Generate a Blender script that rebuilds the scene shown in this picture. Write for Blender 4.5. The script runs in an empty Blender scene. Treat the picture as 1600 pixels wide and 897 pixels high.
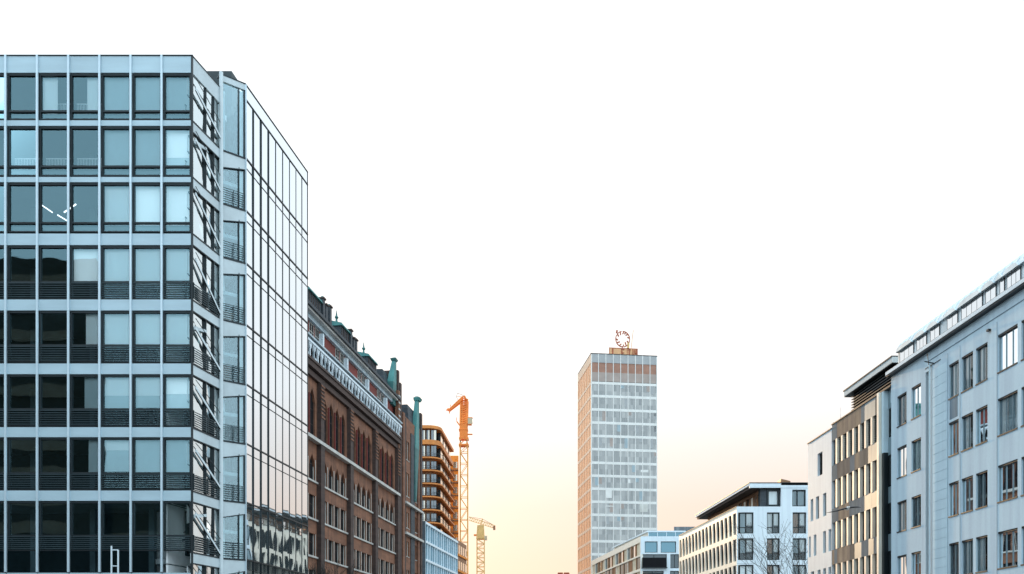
import bpy, math, random
from math import radians as R
random.seed(7)
S = bpy.context.scene
COL = S.collection
FPX, CX, HY, CZ = 1400.0, 800.0, 1030.0, 1.7      # focal length and horizon of the photograph (1600 px wide), eye height

# ------------------------------------------------------------------ materials
M = {}
def _nt(name):
    m = bpy.data.materials.new(name); m.use_nodes = True
    nt = m.node_tree; b = nt.nodes['Principled BSDF']
    M[name] = m
    return m, nt, b
def mat(name, col, rough=0.6, metal=0.0, var=0.12, scale=(0.6, 0.6, 0.6), spec=0.5, bump=0.0, var2=None, detail=4.0, thr=(0.3, 0.7), fine=0.0, streak=0.0):
    """solid colour with procedural large and small variation; var2 = second colour mixed by noise"""
    m, nt, b = _nt(name)
    b.inputs['Roughness'].default_value = rough
    b.inputs['Metallic'].default_value = metal
    b.inputs['Specular IOR Level'].default_value = spec
    tc = nt.nodes.new('ShaderNodeTexCoord'); mp = nt.nodes.new('ShaderNodeMapping')
    mp.inputs['Scale'].default_value = scale
    nz = nt.nodes.new('ShaderNodeTexNoise'); nz.inputs['Scale'].default_value = 1.0
    nz.inputs['Detail'].default_value = detail; nz.inputs['Roughness'].default_value = 0.6
    rp = nt.nodes.new('ShaderNodeValToRGB')
    a = tuple(max(0, c * (1 - var)) for c in col) if var2 is None else col
    c2 = tuple(min(1, c * (1 + var)) for c in col) if var2 is None else var2
    rp.color_ramp.elements[0].position = thr[0]; rp.color_ramp.elements[1].position = thr[1]
    rp.color_ramp.elements[0].color = (*a, 1); rp.color_ramp.elements[1].color = (*c2, 1)
    L = nt.links.new
    L(tc.outputs['Object'], mp.inputs['Vector']); L(mp.outputs[0], nz.inputs['Vector'])
    L(nz.outputs['Fac'], rp.inputs[0])
    out = rp.outputs[0]
    if fine:
        n2 = nt.nodes.new('ShaderNodeTexNoise'); n2.inputs['Scale'].default_value = 9.0; n2.inputs['Detail'].default_value = 3
        L(tc.outputs['Object'], n2.inputs['Vector'])
        mx = nt.nodes.new('ShaderNodeMix'); mx.data_type = 'RGBA'; mx.blend_type = 'MULTIPLY'
        mx.inputs['Factor'].default_value = fine
        L(out, mx.inputs['A']); L(n2.outputs['Fac'], mx.inputs['B']); out = mx.outputs['Result']
    if streak:      # rain-washed vertical runs
        mp2 = nt.nodes.new('ShaderNodeMapping'); mp2.inputs['Scale'].default_value = (2.2, 2.2, 0.10)
        n4 = nt.nodes.new('ShaderNodeTexNoise'); n4.inputs['Scale'].default_value = 1.0; n4.inputs['Detail'].default_value = 5
        r4 = nt.nodes.new('ShaderNodeValToRGB'); r4.color_ramp.elements[0].position = .35; r4.color_ramp.elements[1].position = .6
        r4.color_ramp.elements[0].color = (1-streak, 1-streak, 1-streak*.8, 1); r4.color_ramp.elements[1].color = (1, 1, 1, 1)
        L(tc.outputs['Object'], mp2.inputs['Vector']); L(mp2.outputs[0], n4.inputs['Vector']); L(n4.outputs['Fac'], r4.inputs[0])
        mx2 = nt.nodes.new('ShaderNodeMix'); mx2.data_type = 'RGBA'; mx2.blend_type = 'MULTIPLY'; mx2.inputs['Factor'].default_value = 1
        L(out, mx2.inputs['A']); L(r4.outputs[0], mx2.inputs['B']); out = mx2.outputs['Result']
    L(out, b.inputs['Base Color'])
    if bump:
        bp = nt.nodes.new('ShaderNodeBump'); bp.inputs['Strength'].default_value = bump; bp.inputs['Distance'].default_value = 0.05
        n3 = nt.nodes.new('ShaderNodeTexNoise'); n3.inputs['Scale'].default_value = 3.0
        L(tc.outputs['Object'], n3.inputs['Vector']); L(n3.outputs['Fac'], bp.inputs['Height']); L(bp.outputs[0], b.inputs['Normal'])
    return m
def glass(name, tint, refl, rough=0.015, wav=0.0, base=None):
    """thin coated glass: clear tinted layer mixed with a mirror layer. base = opaque dark backing instead of clear"""
    m = bpy.data.materials.new(name); m.use_nodes = True; nt = m.node_tree; M[name] = m
    nt.nodes.remove(nt.nodes['Principled BSDF'])
    out = nt.nodes['Material Output']; L = nt.links.new
    g = nt.nodes.new('ShaderNodeBsdfGlossy'); g.inputs['Roughness'].default_value = rough
    g.inputs['Color'].default_value = (*refl, 1)
    if base is None:
        t = nt.nodes.new('ShaderNodeBsdfTransparent'); t.inputs[0].default_value = (*tint, 1)
    else:
        t = nt.nodes.new('ShaderNodeBsdfDiffuse'); t.inputs[0].default_value = (*base, 1)
    fr = nt.nodes.new('ShaderNodeFresnel'); fr.inputs[0].default_value = 1.55
    ad = nt.nodes.new('ShaderNodeMath'); ad.operation = 'MULTIPLY_ADD'
    ad.inputs[1].default_value = 1 - tint[3 - 1] * 0; ad.inputs[2].default_value = glass.k
    ad.use_clamp = True
    L(fr.outputs[0], ad.inputs[0])
    mx = nt.nodes.new('ShaderNodeMixShader'); L(ad.outputs[0], mx.inputs[0]); L(t.outputs[0], mx.inputs[1]); L(g.outputs[0], mx.inputs[2])
    L(mx.outputs[0], out.inputs[0])
    if wav:
        tc = nt.nodes.new('ShaderNodeTexCoord'); nz = nt.nodes.new('ShaderNodeTexNoise'); nz.inputs['Scale'].default_value = 0.45
        nz.inputs['Detail'].default_value = 1.5
        bp = nt.nodes.new('ShaderNodeBump'); bp.inputs['Strength'].default_value = wav; bp.inputs['Distance'].default_value = 0.1
        L(tc.outputs['Object'], nz.inputs['Vector']); L(nz.outputs['Fac'], bp.inputs['Height']); L(bp.outputs[0], g.inputs['Normal'])
    return m
glass.k = 0.11
glass('clear_glass', (0.95, 1.0, 1.0), (0.56, 0.88, 0.98), wav=0.06)
glass.k = 0.03
glass('window_glass', (0.92, 0.96, 0.97), (0.9, 0.97, 1.0), wav=0.04)
glass.k = .10
glass('stair_glass', (0.90, 0.97, 0.98), (0.8, 0.95, 1.0), wav=0.5)
glass.k = 0.5
glass('bay_glass', (.85, .95, .96), (.95, 1, 1), wav=0.6)
glass.k = 0.62
glass('mirror_glass', (0, 0, 0), (0.93, 0.97, 1.0), wav=0.06, base=(0.10, 0.14, 0.15))
glass.k = 0.06
glass('dark_glass', (0, 0, 0), (0.85, 0.95, 1.0), rough=0.04, wav=0.05, base=(0.012, 0.018, 0.022))
glass.k = 0.20
glass('blue_glass', (0, 0, 0), (0.50, 0.78, 0.90), rough=0.05, wav=0.1, base=(0.03, 0.09, 0.13))

mat('metal_band', (0.46, 0.58, 0.64), 0.42, 0.15, var=0.10, scale=(0.25, 0.25, 1.2), fine=0.0)
mat('metal_fin', (0.60, 0.70, 0.76), 0.35, 0.3, var=0.06)
mat('dark_frame', (0.009, 0.016, 0.020), 0.45, 0.2, var=0.2)
mat('lower_panel', (0.045, 0.12, 0.15), 0.25, 0.0, var=0.1)
mat('louvre_metal', (0.03, 0.05, 0.058), 0.45, 0.4, var=0.2)
mat('blind_light', (0.94, 0.95, 0.95), 0.8, var=0.04, scale=(0.4, 0.4, 0.15))
mat('blind_mid', (0.50, 0.60, 0.63), 0.8, var=0.06)
mat('interior', (0.006, 0.024, 0.031), 0.9, var=0.3, scale=(0.3, 0.3, 0.3))
mat('interior_light', (0.06, 0.11, 0.13), 0.9, var=0.25, scale=(0.5, 0.5, 0.5))
mat('slab_white', (0.62, 0.68, 0.70), 0.7, var=0.1, fine=0.1)
mat('column_white', (0.68, 0.74, 0.76), 0.5, var=0.06)
mat('roof_dark', (0.05, 0.065, 0.07), 0.7, var=0.3)
mat('brick_tan', (0.38, 0.165, 0.09), 0.85, var2=(0.19, 0.085, 0.05), scale=(0.35, 0.35, 1.2), fine=0.35, bump=0.3, detail=8, streak=.3)
mat('brick_dark', (0.055, 0.035, 0.03), 0.8, var2=(0.10, 0.06, 0.05), scale=(0.4, 0.4, 2.5), fine=0.3, bump=0.3)
mat('brick_red', (0.28, 0.045, 0.035), 0.8, var2=(0.17, 0.04, 0.03), scale=(0.5, 0.5, 1.5), fine=0.3)
mat('glazed_band', (0.30, 0.40, 0.46), 0.5, var2=(0.58, 0.66, 0.70), scale=(1.2, 1.2, 1.6), fine=0.2)
mat('stone_light', (0.60, 0.58, 0.54), 0.6, var2=(0.42, 0.40, 0.38), scale=(0.8, 0.8, 0.8))
mat('mullion_cream', (0.62, 0.60, 0.55), 0.5, var=0.15)
mat('slate', (0.035, 0.045, 0.055), 0.65, var=0.4, scale=(0.8, 0.8, 3), bump=0.3)
mat('copper_green', (0.055, 0.25, 0.23), 0.6, var2=(0.10, 0.34, 0.32), scale=(0.9, 0.9, 0.5), fine=0.25, streak=.3)
mat('copper_dark', (0.02, 0.10, 0.10), 0.6, var2=(0.05, 0.19, 0.18), scale=(0.9, 0.9, 0.5))
mat('bronze', (0.30, 0.15, 0.075), 0.45, 0.35, var=0.2, fine=0.2)
mat('bronze_sun_glow', (0.85, 0.28, 0.03), 0.5, 0.2, var=0.15)  # saturated orange stands for the low sun's flare on the walls
mat('void_glass', (0.008, 0.008, 0.010), 0.6, spec=0.12, var=0.3)
mat('sunlit_cream', (0.93, 0.86, 0.73), 0.35, 0.0, var=0.05)  # warm cream of low sunlight put into the left-hand faces
mat('copper_sun_glow', (0.66, 0.23, 0.05), 0.45, 0.3, var=0.2, fine=0.2)  # balcony cladding pushed to orange to carry the sun's glow
mat('crane_orange', (0.85, 0.22, 0.02), 0.5, 0.0, var=0.15)
mat('crane_yellow', (0.74, 0.46, 0.16), 0.5, 0.0, var=0.15)
mat('mast_orange', (0.88, 0.40, 0.08), 0.5, var=0.15)
mat('tower_taupe', (0.42, 0.33, 0.29), 0.6, var=0.1)
mat('cab_grey', (0.55, 0.45, 0.30), 0.5, 0.0, var=0.15)
mat('white_paint', (0.80, 0.88, 0.93), 0.6, var=0.04, scale=(0.3, 0.3, 0.3), fine=0.08, streak=.08)
mat('cream_panel', (0.80, 0.75, 0.66), 0.55, var=0.06)
mat('blue_plaster', (0.55, 0.70, 0.79), 0.75, var2=(0.64, 0.77, 0.85), scale=(0.22, 0.22, 0.1), fine=0.12, bump=0.06, streak=.13)
mat('blue_plaster_pale', (0.62, 0.77, 0.84), 0.7, var=0.05, scale=(0.3, 0.3, 1.0), fine=0.1, streak=.1)
mat('stain_and_shade', (0.16, 0.22, 0.27), 0.8, var=0.3, scale=(3, 3, 0.3))
mat('zinc', (0.68, 0.76, 0.80), 0.4, 0.45, var=0.14, scale=(0.8, 0.8, 0.8))
mat('shaded_brick', (0.001, 0.010, 0.014), 0.9, var=0.3)  # near-black colour holds the shadow lying on the mirrored blocks
mat('curtain', (0.88, 0.90, 0.90), 0.9, var=0.18, scale=(3, 3, 0.2))
mat('curtain_dim', (0.38, 0.47, 0.51), 0.9, var=0.2, scale=(3, 3, 0.2))
mat('panel_tan', (0.44, 0.32, 0.23), 0.85, 0.0, spec=0.15, var=0.2, scale=(1.0, 1.0, 0.3), fine=0.2, streak=.3)
mat('panel_grey', (0.25, 0.27, 0.28), 0.85, 0.0, spec=0.15, var=0.2, scale=(1.0, 1.0, 0.3), fine=0.2, streak=.3)
mat('panel_brown', (0.25, 0.205, 0.17), 0.85, 0.0, spec=0.15, var=0.25, scale=(1.0, 1.0, 0.3), fine=0.2, streak=.3)
mat('panel_blue', (0.23, 0.31, 0.35), 0.45, 0.3, var=0.15, scale=(1.0, 1.0, 0.3), fine=0.1)
mat('pier_cream', (0.80, 0.74, 0.64), 0.45, 0.1, var=0.1)
mat('louvre_dark', (0.05, 0.035, 0.03), 0.6, var=0.2)
mat('tower_grey', (0.40, 0.40, 0.40), 0.5, var=0.08)
mat('tower_white', (0.82, 0.79, 0.75), 0.5, var=0.08)
mat('tower_brown', (0.38, 0.19, 0.13), 0.6, var=0.15)
mat('tower_frame_sun_tint', (0.88, 0.62, 0.44), 0.5, var=0.1)  # frame tone warmed to pass for sunlight on the left flank
mat('sign_orange', (0.78, 0.42, 0.20), 0.5, var=0.1)
mat('sign_red', (0.42, 0.09, 0.03), 0.5, var=0.1)
mat('asphalt', (0.05, 0.05, 0.052), 0.9, var=0.2, fine=0.3)
mat('paving', (0.26, 0.25, 0.24), 0.9, var=0.15, fine=0.3)
mat('kerb_stone', (0.36, 0.35, 0.34), 0.85, var=0.15)
mat('lane_paint', (0.75, 0.75, 0.73), 0.7, var=0.1)
mat('earth', (0.12, 0.12, 0.11), 0.95, var=0.3)
mat('bark', (0.045, 0.04, 0.036), 0.9, var=0.3, scale=(4, 4, 1))
mat('feather_dark', (0.05, 0.048, 0.05), 0.8, var=0.2)
mat('feather_white', (0.75, 0.74, 0.72), 0.8, var=0.05)
mat('galv', (0.62, 0.68, 0.72), 0.4, 0.2, var=0.05)

def streak_glass(name, a, b_, freq, axis, k, refl, seed=0.0):
    """opaque curtain glass whose colour steps from pane to pane (reflected streaks put into its colour)"""
    glass.k = k
    m = glass(name, (0, 0, 0), refl, rough=0.05, wav=0.06, base=a)
    nt = m.node_tree; L = nt.links.new
    d = [n for n in nt.nodes if n.type == 'BSDF_DIFFUSE'][0]
    tc = nt.nodes.new('ShaderNodeTexCoord')
    dt = nt.nodes.new('ShaderNodeVectorMath'); dt.operation = 'DOT_PRODUCT'; dt.inputs[1].default_value = axis
    L(tc.outputs['Object'], dt.inputs[0])
    ml = nt.nodes.new('ShaderNodeMath'); ml.operation = 'MULTIPLY'; ml.inputs[1].default_value = freq; L(dt.outputs['Value'], ml.inputs[0])
    fl = nt.nodes.new('ShaderNodeMath'); fl.operation = 'FLOOR'; L(ml.outputs[0], fl.inputs[0])
    sp = nt.nodes.new('ShaderNodeSeparateXYZ'); L(tc.outputs['Object'], sp.inputs[0])
    fz = nt.nodes.new('ShaderNodeMath'); fz.operation = 'MULTIPLY'; fz.inputs[1].default_value = 0.254; L(sp.outputs[2], fz.inputs[0])
    fz2 = nt.nodes.new('ShaderNodeMath'); fz2.operation = 'FLOOR'; L(fz.outputs[0], fz2.inputs[0])
    cb = nt.nodes.new('ShaderNodeCombineXYZ'); L(fl.outputs[0], cb.inputs[0]); L(fz2.outputs[0], cb.inputs[1]); cb.inputs[2].default_value = seed
    wn = nt.nodes.new('ShaderNodeTexWhiteNoise'); L(cb.outputs[0], wn.inputs['Vector'])
    rp = nt.nodes.new('ShaderNodeValToRGB'); rp.color_ramp.elements[0].color = (*a, 1); rp.color_ramp.elements[1].color = (*b_, 1)
    L(wn.outputs['Value'], rp.inputs[0]); L(rp.outputs[0], d.inputs[0])
    return m

# ------------------------------------------------------------------ geometry helpers
def ndiv(v):
    l = math.sqrt(sum(c * c for c in v)); return tuple(c / l for c in v)
def cross(a, b): return (a[1]*b[2]-a[2]*b[1], a[2]*b[0]-a[0]*b[2], a[0]*b[1]-a[1]*b[0])
class Fac:
    """a vertical plane: passes through photo column px at depth D and runs to vanishing point xv. u along, n outward, z up"""
    def __init__(s, px, D, xv, side=1, P=None):
        s.P = P or ((px - CX) / FPX * D, D)
        d = (xv - CX, FPX); l = math.hypot(*d)
        s.U = (d[0] / l, d[1] / l)
        s.N = (s.U[1], -s.U[0]) if side == 1 else (-s.U[1], s.U[0])
    def at(s, u, n=0.0, z=0.0):
        return (s.P[0] + s.U[0]*u + s.N[0]*n, s.P[1] + s.U[1]*u + s.N[1]*n, z)
    def u(s, px, n=0.0):
        r = (px - CX) / FPX
        X, D = s.P[0] + s.N[0]*n, s.P[1] + s.N[1]*n
        return (r * D - X) / (s.U[0] - r * s.U[1])
    def D(s, px, n=0.0):
        return s.P[1] + s.N[1]*n + s.U[1]*s.u(px, n)
    def z(s, px, py, n=0.0):
        return CZ + (HY - py) / FPX * s.D(px, n)
class FrontFac(Fac):
    def __init__(s, px, D):
        s.P = ((px - CX) / FPX * D, D); s.U = (1.0, 0.0); s.N = (0.0, -1.0)

class MB:
    def __init__(s, fr=None): s.v, s.f, s.m, s.mats, s.fr = [], [], [], [], fr
    def _mi(s, m):
        if m not in s.mats: s.mats.append(m)
        return s.mats.index(m)
    def poly8(s, p, m):
        b = len(s.v); s.v += p; k = s._mi(m)
        for q in ((0,3,2,1),(4,5,6,7),(0,1,5,4),(1,2,6,5),(2,3,7,6),(3,0,4,7)):
            s.f.append([b + i for i in q]); s.m.append(k)
        return s
    def box(s, u0, u1, n0, n1, z0, z1, m, fr=None):
        A = (fr or s.fr).at
        return s.poly8([A(u0,n0,z0),A(u1,n0,z0),A(u1,n1,z0),A(u0,n1,z0),A(u0,n0,z1),A(u1,n0,z1),A(u1,n1,z1),A(u0,n1,z1)], m)
    def loft(s, r0, r1, m):       # two rings of equal length, closed with caps
        b = len(s.v); n = len(r0); s.v += list(r0) + list(r1); k = s._mi(m)
        for i in range(n):
            j = (i + 1) % n; s.f.append([b+i, b+j, b+n+j, b+n+i]); s.m.append(k)
        s.f.append([b+i for i in range(n)][::-1]); s.m.append(k)
        s.f.append([b+n+i for i in range(n)]); s.m.append(k)
        return s
    def sheet(s, u0, u1, n, z0, z1, m):       # a single thin sheet of glass
        A = s.fr.at; b = len(s.v); s.v += [A(u0,n,z0), A(u1,n,z0), A(u1,n,z1), A(u0,n,z1)]
        s.f.append([b, b+1, b+2, b+3]); s.m.append(s._mi(m)); return s
    def prism(s, poly, n0, n1, m, fr=None):   # polygon in (u,z) extruded along n
        A = (fr or s.fr).at
        return s.loft([A(u, n0, z) for u, z in poly], [A(u, n1, z) for u, z in poly], m)
    def xprism(s, poly, u0, u1, m, fr=None):  # polygon in (n,z) extruded along u
        A = (fr or s.fr).at
        return s.loft([A(u0, n, z) for n, z in poly], [A(u1, n, z) for n, z in poly], m)
    def slab(s, poly, z0, z1, m):             # polygon in (x,y) extruded along z
        return s.loft([(x, y, z0) for x, y in poly], [(x, y, z1) for x, y in poly], m)
    def bar(s, p, q, w, m, w2=None):
        d = ndiv(tuple(b - a for a, b in zip(p, q)))
        up = (0, 0, 1) if abs(d[2]) < 0.9 else (1, 0, 0)
        a = ndiv(cross(d, up)); c = cross(d, a); w2 = w if w2 is None else w2
        def ring(o, h): return [tuple(o[i] + a[i]*x*h + c[i]*y*h for i in range(3)) for x, y in ((-1,-1),(1,-1),(1,1),(-1,1))]
        return s.loft(ring(p, w/2), ring(q, w2/2), m)
    def tube(s, p, q, r0, r1, m, n=6):
        d = ndiv(tuple(b - a for a, b in zip(p, q)))
        up = (0, 0, 1) if abs(d[2]) < 0.9 else (1, 0, 0)
        a = ndiv(cross(d, up)); c = cross(d, a)
        def ring(o, h): return [tuple(o[i] + h*(a[i]*math.cos(t*2*math.pi/n) + c[i]*math.sin(t*2*math.pi/n)) for i in range(3)) for t in range(n)]
        return s.loft(ring(p, r0), ring(q, r1), m)
    def build(s, name, parent=None, label=None, kind=None, cat=None, group=None, origin=None, smooth=False):
        o0 = ORI.get(parent.name, (0,0,0)) if parent else (origin or (0, 0, 0))
        me = bpy.data.meshes.new(name)
        me.from_pydata([tuple(v[i] - o0[i] for i in range(3)) for v in s.v], [], s.f)
        for mm in s.mats: me.materials.append(M[mm])
        me.polygons.foreach_set('material_index', s.m)
        if smooth: me.polygons.foreach_set('use_smooth', [True] * len(s.f))
        import bmesh
        bm = bmesh.new(); bm.from_mesh(me); bmesh.ops.recalc_face_normals(bm, faces=bm.faces); bm.to_mesh(me); bm.free()
        o = bpy.data.objects.new(name, me); COL.objects.link(o)
        if parent: o.parent = parent; ORI[o.name] = o0
        else: o.location = o0; ORI[o.name] = o0
        if label: o['label'] = label
        if kind: o['kind'] = kind
        if cat: o['category'] = cat
        if group: o['group'] = group
        return o
ORI = {}
def thing(name, label, cat, loc, group=None):
    o = bpy.data.objects.new(name, None); COL.objects.link(o); o.location = loc
    o['label'] = label; o['category'] = cat
    if group: o['group'] = group
    ORI[o.name] = tuple(loc); return o

def wall_grid(mb, u0, u1, zb, zt, rows, n0, n1, m):
    """rows: list of (z0, z1, [(ua, ub), ...]); solid everywhere except the openings"""
    z = zb
    for z0, z1, cols in sorted(rows, key=lambda r: r[0]):
        if z0 > z: mb.box(u0, u1, n0, n1, z, z0, m)
        u = u0
        for a, b in sorted(cols):
            if a > u: mb.box(u, a, n0, n1, z0, z1, m)
            u = b
        if u1 > u: mb.box(u, u1, n0, n1, z0, z1, m)
        z = z1
    if zt > z: mb.box(u0, u1, n0, n1, z, zt, m)
def window(fr, par, ua, ub, z0, z1, n=-0.25, fw=0.06, fm='dark_frame', pm='dark_glass', mull=(), trans=(), sill=None, curtains=None, name='window', t=0.07, mw=None, label=None):
    f = MB(fr); mw = mw or fw
    f.box(ua, ub, n, n+t, z0, z0+fw, fm); f.box(ua, ub, n, n+t, z1-fw, z1, fm)
    f.box(ua, ua+fw, n, n+t, z0+fw, z1-fw, fm); f.box(ub-fw, ub, n, n+t, z0+fw, z1-fw, fm)
    for q in mull:
        c = ua + (ub-ua)*q; f.box(c-mw/2, c+mw/2, n, n+t*0.9, z0+fw, z1-fw, fm)
    for q in trans:
        c = z0 + (z1-z0)*q; f.box(ua+fw, ub-fw, n, n+t*0.8, c-mw/2, c+mw/2, fm)
    w = f.build(name, par, label=label)
    if pm == 'window_glass': MB(fr).sheet(ua+fw*.5, ub-fw*.5, n+0.02, z0+fw*.5, z1-fw*.5, pm).build('pane', w)
    else: MB(fr).box(ua+fw*.5, ub-fw*.5, n+0.01, n+0.03, z0+fw*.5, z1-fw*.5, pm).build('pane', w)
    if curtains:
        c = MB(fr)
        for a, b, zz, cm in curtains:
            c.box(ua+(ub-ua)*a, ua+(ub-ua)*b, n-0.10, n-0.08, z1-(z1-z0)*zz, z1-fw, cm)
        c.build('blind', w)
    if sill: MB(fr).box(ua-0.05, ub+0.05, n, 0.06, z0-0.07, z0, sill).build('sill', w)
    return w


def emis(name, col, st):
    m, nt, b = _nt(name); b.inputs['Emission Color'].default_value = (*col, 1); b.inputs['Emission Strength'].default_value = st; b.inputs['Base Color'].default_value = (*col, 1)
emis('lamp_white', (.9, .97, 1.0), 1.2)
mat('stair_teal', (0.05, 0.16, 0.17), 0.5, var=0.2)
mat('roof_soffit', (0.055, 0.035, 0.028), 0.7, var=0.2)
mat('brick_far', (0.35, 0.07, 0.03), 0.8, var=0.2)
mat('curtain_warm', (0.72, 0.60, 0.44), 0.8, var=0.15)
glass.k = .1
glass('bronze_glass', (0, 0, 0), (.8, .85, .9), rough=.08, base=(.03, .025, .022))
glass.k = .14
glass('window_glass_o', (0, 0, 0), (.8, .85, .9), rough=.05, base=(.06, .06, .06))
glass.k = .45
glass('window_glass_l', (0, 0, 0), (1, .9, .78), rough=.08, base=(.35, .28, .2))
# ================================================================== GLASS OFFICE BUILDING (left)
FF = FrontFac(300, 50.0)
def zf(y): return CZ + (HY - y) / 28.0
A0 = (FF.P[0], 50.0)
office = thing('glass_office_building', 'large teal glass and steel office block with white fins and a mirror-like side wall', 'office building', (A0[0], 50.0, 0))
FU = [FF.u(p) for p in (-180, -137, -88, -39.3, 9.6, 59, 107.7, 156.3, 205, 253.3, 299.5)]
ROWS = [  # window top, glass bottom, lower top, lower bottom (pixel rows at the front plane)
    (114.6, 171.7, 173.5, 186), (197.5, 258, 260, 274), (285.5, 346.5, 348, 362),
    (384, 439, 440.5, 467), (486, 538, 539.5, 566), (585.5, 638, 639.5, 666), (684, 738, 739.5, 765.5), (783.5, 836, 837, 860.5)]
BANDS = [(87.5, 113.5), (188, 196.5), (276.5, 284.5), (365, 382.8), (468, 485), (568, 584.5), (667.5, 683), (766.5, 782.5), (895, 912), (975, 992)]
BD = 20.0
# body: dark back wall, floor slabs
b = MB(FF)
b.box(-60, 0.0, -BD, -4.5, 0, zf(90), 'interior')
core = b.build('inner_wall', office)
b = MB(FF)
for y0, y1 in BANDS:
    b.box(FU[0]-0.3, -0.05, -4.45, -0.30, zf(y1), zf(y1)+0.32, 'interior_light')
b.box(FU[0]-0.3, -0.02, -4.45, -0.02, zf(90), zf(87.2), 'roof_dark')
b.box(FU[0]-30, FU[0]-0.3, -4.5, 0, 0, zf(87.2), 'metal_band')
b.build('floor_slab', office)
b = MB(FF)
for k, u in enumerate(FU[2:-1]):
    if k % 2 == 0: b.box(u-0.16, u+0.16, -3.2, -2.8, 0, zf(113), 'interior_light')
b.build('inner_column', office)
for y0, y1 in BANDS:
    b = MB(FF)
    for a, c in zip(FU[:-1], FU[1:]):
        b.box(a+0.016, c-0.016, -0.14, 0.0, zf(y1), zf(y0), 'metal_band')
    b.box(FU[0], FU[-1], -0.16, -0.145, zf(y1), zf(y0), 'dark_frame')
    b.build('spandrel_band', office)
MB(FF).box(FU[0]-30, 0.06, -0.5, 0.05, zf(87.3), zf(86.2), 'dark_frame').build('roof_coping', office)
b = MB(FF)
for u in FU[1:-1]:
    b.box(u-0.055, u+0.055, 0.0, 0.11, zf(894), zf(87.6), 'metal_fin')
b.box(-0.05, 0.03, -0.12, 0.03, 0, zf(87.6), 'dark_frame')
b.build('vertical_fin', office)
# ground storeys (below the frame)
b = MB(FF); b.box(FU[0], -0.05, -0.3, -0.2, 0, zf(895), 'dark_glass')
b.build('shopfront_glass', office)
BL = {  # blinds by (row, column): (fraction from, to, drop, material)
    (0,4):[(0,1,1.0,'blind_mid')],(0,5):[(0,1,1.0,'blind_mid')],(0,6):[(0,1,1.0,'blind_mid')],
    (0,2):[(0,0.55,1.0,'blind_light')],(0,3):[(0.5,1,1.0,'blind_light')],
    (1,4):[(0,1,1.0,'blind_mid'),(0.12,1,0.97,'blind_light')],(1,5):[(0,1,1.0,'blind_mid')],(1,6):[(0,1,0.7,'blind_light'),(0,1,1,'blind_mid')],
    (2,4):[(0,1,1,'blind_light')],(2,5):[(0,1,1,'blind_light')],(2,6):[(0,1,1,'blind_light')],
    (5,3):[(0.4,1,1,'blind_mid')],(5,4):[(0,1,0.55,'blind_light'),(0,1,1,'blind_mid')],(5,5):[(0,1,0.55,'blind_light'),(0,1,1,'blind_mid')],(5,6):[(0,1,0.5,'blind_light'),(0,1,1,'blind_mid')],
    (6,3):[(0.55,1,1,'blind_mid')],(6,4):[(0,1,0.3,'blind_light'),(0,1,1,'blind_mid')],(6,5):[(0,1,1,'blind_mid')],(6,6):[(0,1,1,'blind_mid')],
    (4,3):[(0.45,1,1,'blind_light')]}  # part-width blinds of the lower rows draw a mirrored building's edge
for c in (3,4,5,6): BL[(3,c)] = [(0,1,1,'blind_light')]
for c in (4,5,6): BL[(4,c)] = [(0,1,1,'blind_light')]
vr = random.Random(21)
for r, (t, gb, lt, lb) in enumerate(ROWS):
    for c in range(-1, 7):
        ua, ub = FU[c+3]+0.06, FU[c+4]-0.06
        f = MB(FF); fw = 0.085
        z0, z1, zm0, zm1 = zf(lb), zf(t), zf(lt), zf(gb)
        for q in ((ua,ub,z0,z0+fw*.8),(ua,ub,z1-fw,z1),(ua,ub,zm0-0.02,zm1+0.02),(ua,ua+fw,z0+fw*.8,zm0-.02),(ub-fw,ub,z0+fw*.8,zm0-.02),(ua,ua+fw,zm1+.02,z1-fw),(ub-fw,ub,zm1+.02,z1-fw)):
            f.box(q[0], q[1], -0.20, -0.06, q[2], q[3], 'dark_frame')
        w = f.build('window', office)
        MB(FF).sheet(ua+.03, ub-.03, -0.15+vr.uniform(-.004, .004), z0+.03, z1-.03, 'clear_glass').build('pane', w)
        if r < 3: MB(FF).box(ua+.05, ub-.05, -0.30, -0.25, z0+.03, zm0-.03, 'lower_panel').build('lower_panel', w)
        if (r, c) in BL:
            bb = MB(FF)
            for i, (fa, fb, dr, m) in enumerate(BL[(r, c)]):
                o = 0.015 * i
                bb.box(ua+.06+(ub-ua-.12)*fa, ua+.06+(ub-ua-.12)*fb, -0.34-o, -0.33-o, z1-.05-(z1-zm0-.05)*dr*(1 if dr < 1 or vr.random() < .55 else vr.uniform(.86, .98)), z1-.03, m)
            bb.build('blind', w)
        if r in (0, 1) and (c in (1, 2, 3) or (r == 1 and c == 6)):
            bb = MB(FF)
            if (r, c) != (0, 1):
                lo = zm0 + 0.05
                for i in range(17):
                    uu = ua + .12 + (ub-ua-.24)*i/16
                    bb.box(uu-.012, uu+.012, -0.60, -0.58, lo, lo+.68, 'column_white')
                bb.box(ua+.1, ub-.1, -0.61, -0.57, lo+.68, lo+.72, 'column_white')
                bb.build('railing', w)  # bars added behind the glass to draw a mirrored balcony railing
        if r >= 3:
            bb = MB(FF)
            h = zf(lt) - z0
            for i in range(7):
                zz = z0 + .10 + (h-.12)*i/6.5
                bb.box(ua+.02, ub-.02, -0.05, 0.0, zz, zz+0.045, 'louvre_metal')
            bb.build('louvre', w)
# ceiling lamps seen through the third row
b = MB(FF)
for x0, y0, x1, y1 in ((63, 319, 82, 332), (90, 336, 105, 345), (100, 332, 119, 319)):
    b.bar((FF.at(FF.u(x0), 0, 0)[0]*1.03, 51.5, CZ+(zf(y0)-CZ)*1.03), (FF.at(FF.u(x1), 0, 0)[0]*1.03, 51.5, CZ+(zf(y1)-CZ)*1.03), 0.055, 'lamp_white')
b.build('ceiling_lamp', office)

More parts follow.
